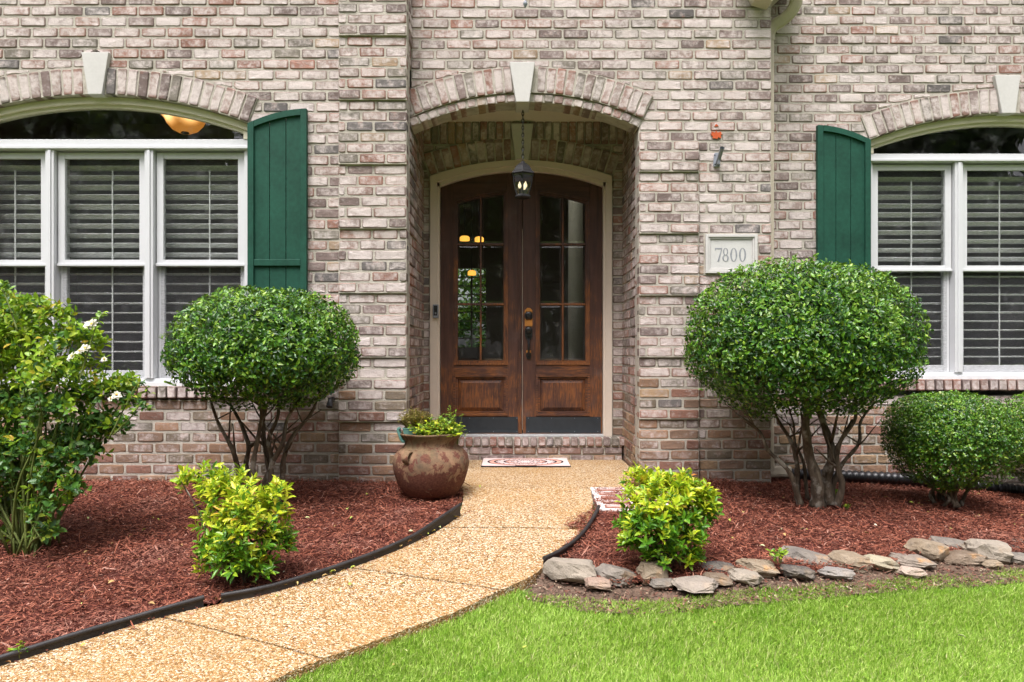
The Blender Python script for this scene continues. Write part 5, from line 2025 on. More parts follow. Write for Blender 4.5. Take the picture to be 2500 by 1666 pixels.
def tuft(name, c, spread, height, n, seed, mats, label, cat, leaf=(.016, .028), wid=.5, droop=.3, stems=True, group=None, mi_new=None, stem_mat=None):
    r = np.random.default_rng(seed)
    root = thing(name, c, label, cat, group)
    a = r.uniform(0, 6.283, n)
    rad = np.sqrt(r.uniform(0, 1, n))
    X, Y = np.cos(a) * rad * spread[0], np.sin(a) * rad * spread[1]
    top = height * r.uniform(.45, 1.0, n) * (1 - .35 * rad ** 2)
    base = np.stack([X * .45, Y * .45, np.zeros(n)], 1)
    tip = np.stack([X, Y, top], 1)
    sm = MB()
    P, D, N = [], [], []
    for i in range(n):
        b, t = Vector(base[i]), Vector(tip[i])
        m = (b + t) / 2 + Vector((0, 0, .25 * height)) * (1 if droop > 0 else .2)
        if stems:
            sm.tube([b, (b + m) / 2 + Vector((0, 0, .01)), m * .5 + t * .5, t], [.0022, .002, .0016, .001], 4)
        for q in range(6):
            f = r.uniform(.35, 1.0)
            pt = b.lerp(t, f) + Vector((0, 0, .12 * height * math.sin(f * 3.1)))
            an = r.uniform(0, 6.283)
            P.append(pt)
            D.append((math.cos(an), math.sin(an), r.uniform(-.2, .9)))
            N.append((r.normal(0, .4), r.normal(0, .4), 1))
    P = np.array(P)
    k = len(P)
    L = r.uniform(leaf[0], leaf[1], k)
    mi = None
    if len(mats) > 1:
        mi = (r.uniform(0, 1, k) < .35).astype(int)
    o = leaves('foliage', P, np.array(D), np.array(N), L, L * wid, mats, None, mi, .1)
    o.parent = root
    if stems:
        o = sm.build('stems', stem_mat or M['cane'], None)
        o.parent = root
    return root


tuft('potted_succulent', tc + Vector((-.01, 0, .09)), (.13, .07), .16, 150, 81, [M['dryherb']], 'dry reddish-brown upright plant growing in the small trough', 'potted plant', (.012, .024), .42, -1, stem_mat=M['dryherb'].copy())
tuft('potted_herb', top + Vector((.045, -.05, .0)), (.20, .165), .20, 260, 82, [M['herb'], M['nandina']], 'yellow-green leafy plant filling the front of the clay pot', 'potted plant', (.018, .036), .6, .3)
tuft('flowering_weed', top + Vector((.155, -.02, .0)), (.11, .07), .29, 34, 83, [M['herb'], M['rosenew']], 'tall thin green weed at the right of the clay pot', 'potted plant', (.014, .03), .4, -1)

# ------------------------------------------------------------------ shrubs
def trunk_set(root, base, tips, r0, seed, mat, name='trunk', wob=.05, n=8, split=True):
    rng = random.Random(seed)
    for i, tip_ in enumerate(tips):
        tx, ty, tz, bx, by = tip_[:5]
        rf = tip_[5] if len(tip_) > 5 else 1.0
        b = Vector((base.x + bx, base.y + by, base.z - .03))
        t = Vector((tx, ty, tz))
        pts = [b]
        for k in range(1, 5):
            f = k / 5
            p = b.lerp(t, f ** 1.0)
            out = Vector((t.x - b.x, t.y - b.y, 0)) * (f ** 1.7 - f)
            pts.append(p + out + Vector((rng.uniform(-wob, wob), rng.uniform(-wob, wob), 0)) * (1 - abs(f - .5)))
        pts.append(t)
        w = smooth_path(pts, 5)
        m = len(w)
        rad = [r0 * rf * (1.25 - .85 * (j / (m - 1)) ** .8) * (1 + .10 * math.sin(j * 1.7 + i)) for j in range(m)]
        rad[0] *= 1.2
        mb = MB().tube(w, rad, n)
        if split:
            for q in range(3):
                j = rng.randint(m // 3, m - 4)
                p = w[j]
                d = Vector((rng.uniform(-1, 1), rng.uniform(-.7, .7), rng.uniform(.5, 1.1))).normalized() * rng.uniform(.18, .34)
                mb.tube([p, p + d * .35 + Vector((0, 0, -.01)), p + d * .75, p + d], [rad[j] * .55, rad[j] * .42, rad[j] * .3, rad[j] * .2], 6)
        o = mb.build(name, mat, root, smooth=True, angle=0)


def topiary(name, label, c, base, rx, ry, ru, rd, nleaf, leaf, tips, seed, r0, mats, under=.5, p=2.35, group=None, wid=.5, sprigs=40, hole=.25, cat='shrub', trunkname='trunk'):
    r = np.random.default_rng(seed)
    root = thing(name, base, label, cat, group)
    D = rand_dirs(int(nleaf * 1.6), r)
    keep = (D[:, 2] > -.25) | (r.uniform(0, 1, len(D)) < .75)
    D = D[keep]
    pw = 1.0 / ((np.abs(D) ** p).sum(1)) ** (1 / p)
    lob = vnoise(D, 2.2, seed * .37) * .055 + vnoise(D, 5.5, seed * .11) * .035
    shell = 1 - np.abs(r.normal(0, .07, len(D))) - (r.uniform(0, 1, len(D)) < .25) * r.uniform(0, .35, len(D))
    gap = vnoise(D, 9.0, seed * .53 + 2) + .5 * vnoise(D, 19.0, seed * .2)
    shell = np.where(gap < -.22, shell - .10, shell)
    shell += .02 * (gap > .3)
    rad = pw * (1 + lob) * shell
    rz = np.where(D[:, 2] > 0, ru, rd)
    # underside is ragged and hollow
    U = D * rad[:, None]
    low = U[:, 2] < 0
    k = ~(low & (np.hypot(U[:, 0], U[:, 1]) < .42 * under) & (r.uniform(0, 1, len(U)) < .8))
    rag = vnoise(D * np.array([[1, 1, 0]]), 3.5, seed * .71)
    k &= ~(low & (-U[:, 2] > .88 + .45 * rag))
    U, Dk, rz = U[k][:nleaf], D[k][:nleaf], rz[k][:nleaf]
    taper = np.where(U[:, 2] < 0, 1 - .22 * np.abs(U[:, 2]) ** 1.6, 1)
    P = np.stack([c.x + U[:, 0] * rx * taper, c.y + U[:, 1] * ry * taper, c.z + U[:, 2] * rz], 1)
    n = len(P)
    out = unit(Dk * np.array([[1 / rx, 1 / ry, 1.0 / ru]]))
    tang = unit(np.cross(out, rand_dirs(n, r)))
    Dl = unit(tang + out * r.uniform(-.1, 1.0, n)[:, None] + np.array([[0, 0, .25]]))
    N = unit(out + .55 * rand_dirs(n, r) + np.array([[0, 0, .25]]))
    L = r.uniform(leaf * .5, leaf * 1.25, n)
    new = (vnoise(Dk, 6.0, seed * .91) + r.normal(0, .18, n) + .36 * np.clip(Dk[:, 2] * 2, 0, 1) > .40).astype(int)  # young leaves crowd the top, also painting in its lit highlights
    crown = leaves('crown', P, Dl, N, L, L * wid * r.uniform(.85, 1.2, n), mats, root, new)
    # sprigs standing proud of the clipped outline
    if sprigs:
        PP, DD, NN, LL = [], [], [], []
        ds_ = rand_dirs(sprigs * 4, r)
        ds_ = ds_[ds_[:, 2] > -.6][:sprigs]
        for d in ds_:
            q = 1.0 / (np.abs(d) ** p).sum() ** (1 / p)
            b = np.array([c.x + d[0] * q * rx, c.y + d[1] * q * ry, c.z + d[2] * q * (ru if d[2] > 0 else rd)])
            up = unit((d + np.array([0, 0, .8]) + r.normal(0, .25, 3))[None])[0]
            for j in range(7):
                an = r.uniform(0, 6.283)
                PP.append(b + up * leaf * .35 * j * .6)
                dd = up * .7 + np.array([math.cos(an), math.sin(an), 0]) * .9
                DD.append(dd)
                NN.append(up)
                LL.append(leaf * r.uniform(.7, 1.15))
        ys_o = leaves('young_shoots', np.array(PP), np.array(DD), np.array(NN), np.array(LL), np.array(LL) * wid, mats[1:], root)
        ys_o['kind'] = 'stuff'
    # leaves inside the crown, so that light does not fall straight through
    m = int(nleaf * .22)
    d = rand_dirs(m, r)
    d = d[d[:, 2] > -.75]
    q = r.uniform(.35, .84, len(d)) / ((np.abs(d) ** p).sum(1)) ** (1 / p)
    Pi = np.stack([c.x + d[:, 0] * q * rx * .97, c.y + d[:, 1] * q * ry * .97, c.z + d[:, 2] * q * np.where(d[:, 2] > 0, ru, rd * .8)], 1)
    Li = r.uniform(leaf * 1.2, leaf * 2.0, len(d))
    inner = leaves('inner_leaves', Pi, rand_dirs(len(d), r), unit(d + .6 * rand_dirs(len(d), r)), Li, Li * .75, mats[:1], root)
    inner['kind'] = 'stuff'
    trunk_set(root, base, tips, r0, seed, M['bark'], trunkname)
    return root


def dpt(xd, yd, Y):
    return Vector((px(xd * K, Y), Y, pz(yd * K, Y)))


# left clipped standard
YT = 4.72
c = dpt(613, 815, YT)
bs = Vector((px(600 * K, YT), YT, 0))
bs.z = zg(bs.x, bs.y)
tips = []
for (tx, ty, dy, bx, by) in ((485, 925, -.1, -.10, .0), (530, 930, .12, -.05, .05), (590, 900, -.15, -.02, -.05), (640, 905, .1, .03, .05), (690, 915, -.05, .06, .0), (735, 900, .1, .09, .02), (610, 880, .2, .01, .09)):
    q = dpt(tx, ty, YT + dy)
    tips.append((q.x, q.y, q.z, bx, by))
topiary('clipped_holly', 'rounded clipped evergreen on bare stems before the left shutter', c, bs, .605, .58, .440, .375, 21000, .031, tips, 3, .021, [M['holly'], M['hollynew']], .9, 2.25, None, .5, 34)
# right clipped standard, larger
YT = 4.92
c = dpt(1836, 800, YT)
bs = Vector((px(1880 * K, YT), YT, 0))
bs.z = pz(1150 * K, YT)
tips = []
for (tx, ty, dy, bx, by, rf) in ((1690, 950, -.05, -.13, -.02, .7), (1770, 920, .15, -.12, .06, .75), (1835, 870, -.12, -.02, -.03, 1.5), (1885, 870, .05, .085, .0, 1.35), (1965, 915, -.08, .11, -.04, .8), (2010, 925, .12, .12, .05, .65), (1810, 930, .2, -.03, .1, .5)):
    q = dpt(tx, ty, YT + dy)
    tips.append((q.x, q.y, q.z, bx, by, rf))
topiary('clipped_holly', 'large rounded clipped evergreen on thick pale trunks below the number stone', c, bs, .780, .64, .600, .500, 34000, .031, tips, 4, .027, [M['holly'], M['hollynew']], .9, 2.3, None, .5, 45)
# two low clipped shrubs at the right
for i, (xc, yc, Y, rx, ry, ru, rd, lab) in enumerate(((2178, 1010, 5.08, .395, .38, .330, .365, 'low clipped small-leaved shrub under the right window'),
                                                      (2452, 1012, 5.42, .50, .36, .365, .38, 'low clipped small-leaved shrub cut off by the right picture edge'))):
    c = dpt(xc, yc, Y)
    bs = Vector((c.x, Y, pz(1150 * K, Y)))
    tips = []
    rr_ = random.Random(90 + i)
    for k in range(13):
        a = rr_.uniform(0, 6.283)
        s = rr_.uniform(.3, .75)
        tips.append((c.x + math.cos(a) * rx * s, c.y + math.sin(a) * ry * s, c.z - .10 + rr_.uniform(-.08, .05), math.cos(a) * .12 * s, math.sin(a) * .10))
    topiary('clipped_boxwood', lab, c, bs, rx, ry, ru, rd, 25000, .0205, tips, 12 + i, .011, [M['box'], M['hollynew']], .5, 2.8, 'low clipped shrubs by the right wall', .58, 24, trunkname='stem')


def blob_shrub(name, label, base, blobs, nros, leaf, seed, mats, cat, Y, dep=.8, per=9, wid=.36, low_split=.45, canes=10, cane_mat=None, cane_r=.006, group=None, up=.7, flat=False):
    """blobs: (x, y, r) in the 2353 px view; rosettes of leaves stand on them"""
    r = np.random.default_rng(seed)
    root = thing(name, base, label, cat, group)
    w = np.array([b[2] ** 2 for b in blobs], float)
    w /= w.sum()
    P, D, N, L, mi = [], [], [], [], []
    zs = []
    tips = []
    for _ in range(nros):
        b = blobs[r.choice(len(blobs), p=w)]
        cen = dpt(b[0], b[1], Y + (b[3] if len(b) > 3 else 0))
        rad = b[2] * K * Y / FP
        d = rand_dirs(1, r)[0]
        if d[2] < -.3:
            d[2] *= -.6
        s = rad * (1 - abs(r.normal(0, .22)))
        tip = np.array([cen.x + d[0] * s, cen.y + d[1] * s * dep, cen.z + d[2] * s])
        if tip[2] < zg(tip[0], tip[1]) + .015:
            continue
        ax = unit((d * .75 + np.array([0, 0, up]) + r.normal(0, .25, 3))[None])[0]
        tips.append(tip)
        t1 = unit(np.cross(ax, r.normal(size=3))[None])[0]
        t2 = np.cross(ax, t1)
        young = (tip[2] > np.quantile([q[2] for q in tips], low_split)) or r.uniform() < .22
        a0 = r.uniform(0, 6.283)
        for j in range(per):
            a = a0 + j * 2.4
            side = t1 * math.cos(a) + t2 * math.sin(a)
            f = j / per
            pt = tip - ax * leaf * 1.1 * f
            dd = side * (.65 + .45 * f) + ax * (.75 - .55 * f)
            P.append(pt)
            D.append(dd)
            N.append(ax * .8 - side * .3 + r.normal(0, .18, 3))
            L.append(leaf * r.uniform(.65, 1.2))
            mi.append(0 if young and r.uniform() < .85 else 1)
    P, D, N, L = np.array(P), np.array(D), np.array(N), np.array(L)
    leaves('foliage', P, D, N, L, L * wid * r.uniform(.85, 1.2, len(L)), mats, root, np.array(mi), .10)
    sm = MB()
    tips = np.array(tips)
    for k in range(canes):
        t = Vector(tips[r.integers(len(tips))])
        b0 = Vector((base.x + r.normal(0, .05), base.y + r.normal(0, .05), zg(base.x, base.y) - .02))
        m1 = b0.lerp(t, .4) + Vector((r.normal(0, .03), r.normal(0, .03), .04))
        m2 = b0.lerp(t, .75) + Vector((r.normal(0, .02), r.normal(0, .02), .03))
        ww = smooth_path([b0, m1, m2, t], 4)
        sm.tube(ww, [cane_r * (1.1 - .7 * i / (len(ww) - 1)) for i in range(len(ww))], 5)
    sm.build('stems', cane_mat or M['bark'], root, smooth=True, angle=0)
    return root


bN = G(545, 1325)
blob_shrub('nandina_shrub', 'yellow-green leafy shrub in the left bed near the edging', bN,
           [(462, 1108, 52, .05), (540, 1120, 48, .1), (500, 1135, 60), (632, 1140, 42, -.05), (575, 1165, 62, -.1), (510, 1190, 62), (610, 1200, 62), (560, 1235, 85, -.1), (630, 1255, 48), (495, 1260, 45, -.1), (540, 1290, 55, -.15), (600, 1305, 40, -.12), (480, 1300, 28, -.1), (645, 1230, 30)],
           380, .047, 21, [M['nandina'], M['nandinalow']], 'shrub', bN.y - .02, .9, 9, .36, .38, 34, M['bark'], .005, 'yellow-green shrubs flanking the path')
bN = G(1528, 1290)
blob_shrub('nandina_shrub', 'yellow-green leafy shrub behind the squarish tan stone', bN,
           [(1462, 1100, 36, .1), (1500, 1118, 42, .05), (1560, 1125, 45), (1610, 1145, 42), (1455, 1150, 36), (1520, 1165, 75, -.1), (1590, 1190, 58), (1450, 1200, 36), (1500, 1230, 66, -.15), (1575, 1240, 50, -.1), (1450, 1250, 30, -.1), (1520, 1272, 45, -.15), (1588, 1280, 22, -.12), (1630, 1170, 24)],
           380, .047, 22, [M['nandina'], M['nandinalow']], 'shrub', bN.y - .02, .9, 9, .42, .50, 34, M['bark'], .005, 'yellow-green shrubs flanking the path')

# ------------------------------------------------------------------ rose bush at the left
bR = G(70, 1262)
blobs = [(10, 700, 45, .1), (80, 712, 50), (30, 760, 75, .1), (130, 735, 45), (110, 790, 75), (190, 775, 38), (20, 850, 90, .15), (120, 870, 80, -.1), (195, 850, 55), (225, 790, 26, .0), (40, 950, 95, .1), (150, 950, 85, -.1), (240, 905, 55), (285, 885, 34), (300, 930, 26), (200, 1000, 60), (255, 985, 42), (60, 1050, 95), (150, 1050, 65, -.1), (215, 1040, 32),
         (-60, 800, 110), (-80, 950, 120), (-60, 1100, 110), (40, 1130, 55, .1), (120, 1105, 48, -.15), (165, 1125, 34, -.2), (110, 1165, 40, -.2), (155, 1150, 24, -.2), (105, 1225, 32, -.22), (20, 1180, 45, .1), (30, 1230, 38, .1)]
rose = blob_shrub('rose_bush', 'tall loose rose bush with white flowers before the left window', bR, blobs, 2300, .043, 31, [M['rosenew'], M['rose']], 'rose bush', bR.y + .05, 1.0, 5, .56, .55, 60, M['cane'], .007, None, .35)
rr_ = np.random.default_rng(77)
for i, (xd_, yd_, s) in enumerate(((212, 748, 1.35), (196, 803, .9), (166, 822, 1.0), (112, 1010, .0), (268, 910, .8), (184, 810, .7), (240, 828, .55), (255, 918, .45))):
    if s == 0:
        continue
    cpt = dpt(xd_, yd_, bR.y - .12)
    n = 13
    an = np.arange(n) * 2.4 + rr_.uniform(0, 6)
    tilt_ = np.where(np.arange(n) < 7, .25, .75)
    ax = unit(np.array([[rr_.normal(0, .35), -.75, .65]]))[0]
    t1 = unit(np.cross(ax, [1, .2, .1])[None])[0]
    t2 = np.cross(ax, t1)
    D = np.cos(an)[:, None] * t1 + np.sin(an)[:, None] * t2 + ax * tilt_[:, None]
    P = np.repeat(np.array([cpt]), n, 0) + D * .004
    L = rr_.uniform(.022, .031, n) * s
    fl = leaves('flower', P, D, np.repeat(ax[None], n, 0) + rr_.normal(0, .2, (n, 3)), L, L * .9, [M['petal']], rose, None, .16)
    MB().lathe([(.0002, .0), (.006 * s, .003), (.005 * s, .008), (.0002, .010)], cpt + Vector(ax) * .006, 8).build('stamens', M['stamen'], fl)
# long arching shoots of the rose
sh = MB()
P, D, N = [], [], []
for pts in ([(250, 1010), (290, 930), (320, 880), (345, 905)], [(180, 880), (205, 800), (222, 745), (235, 720)], [(40, 760), (20, 700), (5, 660), (8, 650)], [(100, 1250), (60, 1180), (30, 1120), (20, 1060)], [(260, 1000), (300, 960), (325, 930), (345, 945)]):
    w = smooth_path([dpt(x, y, bR.y - .12 + .03 * i) for i, (x, y) in enumerate(pts)], 6)
    sh.tube(w, [.005 - .003 * i / (len(w) - 1) for i in range(len(w))], 5)
    for q in w[4:]:
        for j in range(3):
            P.append(np.array(q))
            D.append(np.array([rr_.normal(), rr_.normal(0, .6), rr_.normal(0, .5) + .1]))
            N.append(np.array([rr_.normal(0, .4), -.3 + rr_.normal(0, .3), 1]))
sh.build('stems', M['cane'], rose, smooth=True, angle=0)
L = rr_.uniform(.028, .046, len(P))
leaves('foliage', np.array(P), np.array(D), np.array(N), L, L * .55, [M['rose'], M['rosenew']], rose, (rr_.uniform(0, 1, len(P)) < .4).astype(int))

# ------------------------------------------------------------------ small weeds and litter
for i, (x, y, s, lab) in enumerate(((45, 1505, 1.0, 'tiny green seedling at the foot of the near edging strip'), (1785, 1298, 1.5, 'leafy green weed growing between two tan stones'), (1922, 1140, 1.3, 'small green weed at the foot of the large pale trunks'),
                                    (1945, 1165, .8, 'tiny weed in the mulch right of the large pale trunks'))):
    p = G(x, y + 6)
    if i == 1:
        p = Vector((p.x, p.y - .02, p.z + .03))
    tuft('weed', p, (.028 * s, .028 * s), .06 * s, 7, 100 + i, [M['rosenew'], M['nandinalow']], lab, 'weed', (.016 * s, .026 * s), .5, -1)
r = np.random.default_rng(91)
pts = []
for _ in range(150):
    if r.uniform() < .45:
        pts.append(G(r.uniform(100, 1000), r.uniform(1120, 1400)))
    elif r.uniform() < .6:
        pts.append(G(r.uniform(1500, 2353), r.uniform(1130, 1270)))
    else:
        i = r.integers(0, len(pl))
        q = pl[i]
        pts.append(Vector((q.x + abs(r.normal(0, .06)), q.y, q.z)))
for (x, y) in ((1640, 1442), (1950, 1405), (1200, 1500), (1740, 1540), (900, 1540), (2200, 1470)):
    q = G(x, y, -.012)
    pts.append(q)
P = np.array([[p.x, p.y, p.z + .018] for p in pts])
n = len(P)
a = r.uniform(0, 6.283, n)
D = np.stack([np.cos(a), np.sin(a), r.normal(0, .25, n)], 1)
N = np.stack([r.normal(0, .4, n), r.normal(0, .4, n), np.ones(n)], 1)
L = r.uniform(.012, .038, n)
o = leaves('leaf_litter', P, D, N, L, L * r.uniform(.3, .6, n), [M['litter']], None, None, .2)
tag(o, 'fallen leaves and petals scattered over mulch and path edge', 'leaf litter', None, 'stuff')

# ------------------------------------------------------------------ lantern on its chain
YL = 5.76
lc = Vector((px(1276.5, YL), YL, pz(484, YL)))
lan = thing('hanging_lantern', lc, 'black hanging lantern with flame bulbs below the entry keystone', 'lantern')
HL = pz(394, YL) - lc.z
rx_ = px(1305, YL) - px(1276.5, YL)


def under(o, root):
    o.parent = root
    return o


z1, z2 = HL * .16 * .35, HL * .62
under(MB().lathe([(.0, .0), (rx_ * .62, 0), (rx_ * .74, .006), (rx_ * .74, .016), (rx_ * .55, .022), (rx_ * .5, .03), (.0, .03)], (0, 0, 0), 6, R(30)).build('base', M['black'], None), lan)
under(MB().lathe([(rx_ * 1.0, z2), (rx_ * 1.08, z2 + .008), (rx_ * 1.05, z2 + .018), (rx_ * .86, z2 + .035), (rx_ * .78, z2 + .05), (rx_ * .62, z2 + .072), (rx_ * .36, z2 + .092), (rx_ * .22, z2 + .098), (rx_ * .18, z2 + .108), (.006, z2 + .115), (.0, z2 + .118)], (0, 0, 0), 6, R(30)).build('roof', M['black'], None), lan)
ps = MB()
gl = []
profr = [(.56, .028), (.72, .07), (.86, .12), (.93, z2 - .01), (.95, z2)]
for k in range(6):
    t = R(30) + k * math.pi / 3
    ps.tube([(rx_ * a * math.cos(t), rx_ * a * math.sin(t), b) for a, b in profr], .0045, 5)
under(ps.build('posts', M['black'], None), lan)
for k in range(6):
    t0_, t1_ = R(30) + k * math.pi / 3, R(30) + (k + 1) * math.pi / 3
    vs = []
    for a, b in profr:
        for t in (t0_, t1_):
            vs.append((rx_ * a * .96 * math.cos(t), rx_ * a * .96 * math.sin(t), b))
    under(MB().add(vs, [(2 * i, 2 * i + 1, 2 * i + 3, 2 * i + 2) for i in range(4)]).build('pane', M['lampglass'], None), lan)
for (bx, by, hb_) in ((-.026, -.012, .075), (.022, .018, .085), (.012, -.026, .06)):
    under(MB().lathe([(.008, .03), (.008, hb_), (.0, hb_)], (bx, by, 0), 10).build('candle_sleeve', M['black'], None), lan)
    under(MB().lathe([(.006, hb_ + .001), (.013, hb_ + .016), (.0135, hb_ + .024), (.008, hb_ + .042), (.002, hb_ + .056), (.0, hb_ + .058)], (bx, by, 0), 12).build('bulb', M['bulb'], None, smooth=True), lan)
chm = MB()
z = z2 + .112
ztop_ = pz(255, YL) - lc.z
k = 0
while z < ztop_:
    pts = []
    for q in range(11):
        t = 2 * math.pi * q / 10
        u, v_ = .0075 * math.cos(t), .018 * math.sin(t)
        pts.append((u, 0, z + .016 + v_) if k % 2 else (0, u, z + .016 + v_))
    chm.tube(pts, .0042, 5, cap=False)
    z += .0285
    k += 1
chm.tube([(0, 0, z - .005), (0, 0, ztop_ + .08)], .003, 6)
under(chm.build('chain', M['black'], None), lan)

# ------------------------------------------------------------------ small fittings
# doorbell on the casing
bp = Vector((px(1064, 6.53), 6.537, pz(777, 6.53)))
bell = thing('doorbell', bp, 'small silver and black video doorbell on the left casing', 'doorbell')
h_ = pz(744, 6.53) - bp.z
under(MB().box(-.026, .026, -.024, -.001, 0, h_).build('body', M['silver'], None, bevel=.004), bell)
under(MB().box(-.016, .016, -.0262, -.024, .022, h_ - .012).build('face', M['black'], None), bell)
fm = MB()
disc_front(fm, 0, h_ - .032, [(.010, .0), (.009, .003), (.001, .004)], -.0262, 14)
under(fm.build('lens', M['kick'], None), bell)
fm = MB()
disc_front(fm, 0, .045, [(.009, .0), (.009, .002), (.001, .002)], -.0262, 14)
under(fm.build('button', M['silver'], None), bell)
# flag bracket
fp = Vector((px(1749, Y_ENTRY), Y_ENTRY - .004, pz(408, Y_ENTRY)))
fb = thing('flag_bracket', fp, 'grey metal flag pole bracket on the wall above the number stone', 'bracket')
H2 = pz(374, Y_ENTRY) - fp.z
under(MB().prism([(-.028, .008), (-.02, 0), (.02, 0), (.028, .008), (.022, H2 - .01), (.012, H2), (-.012, H2), (-.022, H2 - .01)], -.008, 0).build('plate', M['silver'], None, bevel=.002), fb)
tub = MB()
a0_, a1_ = Vector((.006, -.008, .03)), Vector((.012, -.115, .118))
tub.tube([a0_, a1_], .0165, 14, cap=False)
tub.tube([a0_, a1_], .0130, 14, cap=False)
d = (a1_ - a0_).normalized()
tub.tube([a1_ - d * .008, a1_], .0185, 14, cap=False)
under(tub.build('socket', M['silver'], None, smooth=True), fb)
tub = MB().tube([a0_ + d * .02, a0_ + d * .021], .012, 10)
tub.prism([(-.004, .012), (.012, .012), (.020, .07), (.0, .06)], -.05, -.008)
under(tub.build('gusset', M['silver'], None), fb)
scm = MB()
for (sx, sz) in ((-.016, H2 - .02), (-.014, .016), (.016, .014)):
    disc_front(scm, sx, sz, [(.006, 0), (.005, .003), (.001, .004)], -.008, 8)
under(scm.build('screws', M['black'], None), fb)
# hose tap
tp = Vector((px(808, 5.36), Y_LEFT - .004, pz(975, 5.36)))
ht = thing('hose_tap', tp, 'dark hose tap with green wheel on the wall behind the left evergreen', 'tap')
tm = MB().tube([(0, 0, .0), (0, -.05, .0), (0, -.075, -.005), (0, -.095, -.025), (0, -.105, -.045)], [.016, .016, .02, .02, .019], 10)
tm.tube([(0, -.1, -.035), (0, -.112, -.055)], .024, 12)
under(tm.build('body', M['black'], None, smooth=True), ht)
wm = MB().lathe([(.006, .03), (.006, .052), (.0, .052)], (0, -.065, -.0), 8)
for k in range(6):
    t = k * math.pi / 3
    wm.tube([(0, -.065, .05), (.022 * math.cos(t), -.065 + .022 * math.sin(t), .052)], .004, 5)
wm.tube([(.024 * math.cos(2 * math.pi * k / 16), -.065 + .024 * math.sin(2 * math.pi * k / 16), .052) for k in range(17)], .006, 6, cap=False)
under(wm.build('wheel', m_plain('green_tap_paint', (.02, .13, .09), .4, .5, 0, .2), None, smooth=True), ht)
# finial of a fitting that hangs above the keystone
fn = Vector((px(1282.5, 5.45), 5.45, pz(20, 5.45)))
fi = thing('hanging_finial', fn, 'grey teardrop finial hanging at the top edge above the keystone', 'finial')
under(MB().lathe([(.0, .0), (.006, .008), (.016, .026), (.0175, .038), (.011, .050), (.005, .056), (.008, .062), (.005, .068), (.004, .20), (.0, .20)], (0, 0, 0), 16).build('drop', M['silver'], None, smooth=True), fi)

# ------------------------------------------------------------------ lamps inside the house
YI = 6.9
bl = Vector((px(452, YI), YI, pz(325, YI)))
lamp = thing('ceiling_lamp', bl, 'lit amber glass bowl lamp seen through the left arched light', 'lamp')
s = 1.0 / FP * YI
under(MB().lathe([(8 * s, 2 * s), (14 * s, 0), (30 * s, 8 * s), (42 * s, 22 * s), (47 * s, 33 * s), (56 * s, 42 * s), (68 * s, 52 * s), (72 * s, 62 * s), (66 * s, 62 * s), (44 * s, 38 * s)], (0, 0, 0), 32).build('bowl', M['amber'], None, smooth=True, angle=0), lamp)
under(MB().lathe([(.0, -.008), (10 * s, -.004), (9 * s, .006), (.0, .01)], (0, 0, 0), 16).tube([(0, 0, 0), (0, 0, 3.70 - bl.z)], .01, 8).build('stem', M['black'], None), lamp)
for sx in (-22, 24):
    under(MB().lathe([(.0, 36 * s), (9 * s, 40 * s), (11 * s, 46 * s), (6 * s, 54 * s), (.0, 56 * s)], (sx * s, -30 * s, 0), 14).build('bulb', M['ambercore'], None, smooth=True), lamp)
for i, (x, y, w, Y, lab) in enumerate(((1134.5, 588, 12, 10.0, 'small lit amber lamp seen through the left door, outer pane'), (1170, 590, 11, 10.1, 'small lit amber lamp seen beside the left door muntin'), (1152, 672, 10, 10.4, 'lower amber reflection in the left door glass, built as a glowing lamp'))):  # third entry is an added lamp standing in for an amber reflection
    p = Vector((px(x, Y), Y, pz(y, Y)))
    s = Y / FP
    t = thing('pendant_lamp', p, lab, 'lamp', 'lamps in the hall')
    under(MB().lathe([(w * s, 0), (w * s, 8 * s), (w * s * .7, 11 * s), (.012, 12 * s), (.0, 12 * s)], (0, 0, 0), 16).build('shade', M['ambercore'], None, smooth=True), t)
    under(MB().tube([(0, 0, 11 * s), (0, 0, 3.70 - p.z)], .006, 6).build('cord', M['black'], None), t)

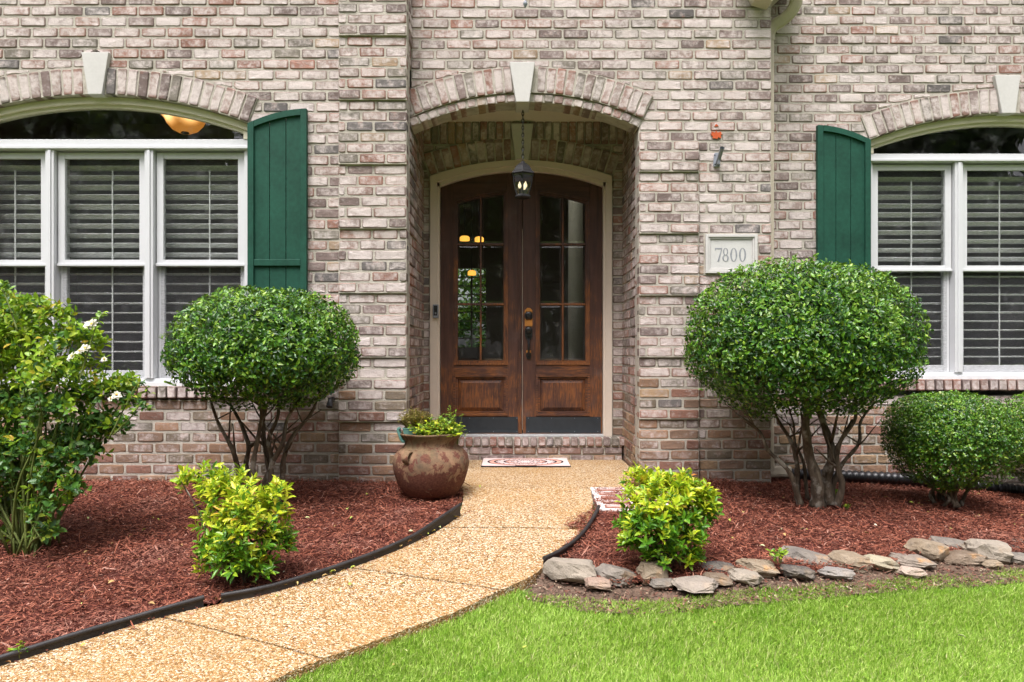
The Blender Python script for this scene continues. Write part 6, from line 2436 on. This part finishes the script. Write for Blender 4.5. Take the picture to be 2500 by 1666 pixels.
# ------------------------------------------------------------------ trees across the street and behind the house, mirrored in the glass
def tree_mesh(seed, h, rad):
    r = np.random.default_rng(seed)
    n = 7500
    cen = np.array([[0, 0, h * .50]])
    cl = rand_dirs(48, r) * r.uniform(.35, 1, 48)[:, None] * np.array([[rad, rad, h * .47]]) + cen
    k = r.integers(0, 48, n)
    P = cl[k] + rand_dirs(n, r) * (rad * .34 * r.uniform(.3, 1, n)[:, None])
    D = rand_dirs(n, r)
    N = unit(rand_dirs(n, r) + np.array([[0, 0, .8]]))
    L = r.uniform(.3, .62, n) * (h / 14)
    V, T = leaf_arrays(P, D, N, L, L * .55)
    crown = np_mesh('crown', V, T, M['treeleaf'])
    tm = MB().tube([(0, 0, -.3), (.05, 0, h * .25), (-.1, .1, h * .5), (0, 0, h * .85)], [h * .03, h * .022, h * .014, h * .004], 8)
    for q in range(6):
        c_ = cl[q]
        tm.tube([(0, 0, h * .3 + q * .5), tuple(c_ * .6 + np.array([0, 0, h * .12])), tuple(c_)], [h * .011, h * .007, h * .003], 5)
    return crown, tm.mesh('trunk', M['bark'], True)


protos = [tree_mesh(301, 15.0, 4.6), tree_mesh(302, 18.0, 5.2), tree_mesh(303, 13.0, 4.4)]
rr_ = random.Random(17)
spots = [(-27, -16), (-19, -19), (-12, -15), (-6, -19), (0, -16), (6, -19), (11, -15), (18, -19), (26, -16), (-33, -22), (33, -22), (-15, -24), (-9, -25), (-3, -24), (3, -25), (9, -24), (15, -25), (22, -24), (-22, -25)]
for i, (x, y) in enumerate(spots):
    cr, tk = protos[i % 3]
    root = thing('tree', (x, y, zg(0, -6) - .1), 'leafy tree across the street, mirrored in the window glass', 'tree', 'trees across the street')
    root.rotation_euler = (0, 0, rr_.uniform(0, 6.283))
    s = rr_.uniform(.9, 1.15)
    root.scale = (s, s, s)
    link(bpy.data.objects.new('crown', cr), root)
    link(bpy.data.objects.new('trunk', tk), root)
for i, (x, y) in enumerate(((-3.5, 20), (.5, 22.5))):
    cr, tk = protos[2]
    root = thing('tree', (x, y, -.3), 'green tree behind the house seen through the far hall window', 'tree', 'trees behind the house')
    root.scale = (.6, .6, .45)
    link(bpy.data.objects.new('crown', cr), root)
    link(bpy.data.objects.new('trunk', tk), root)
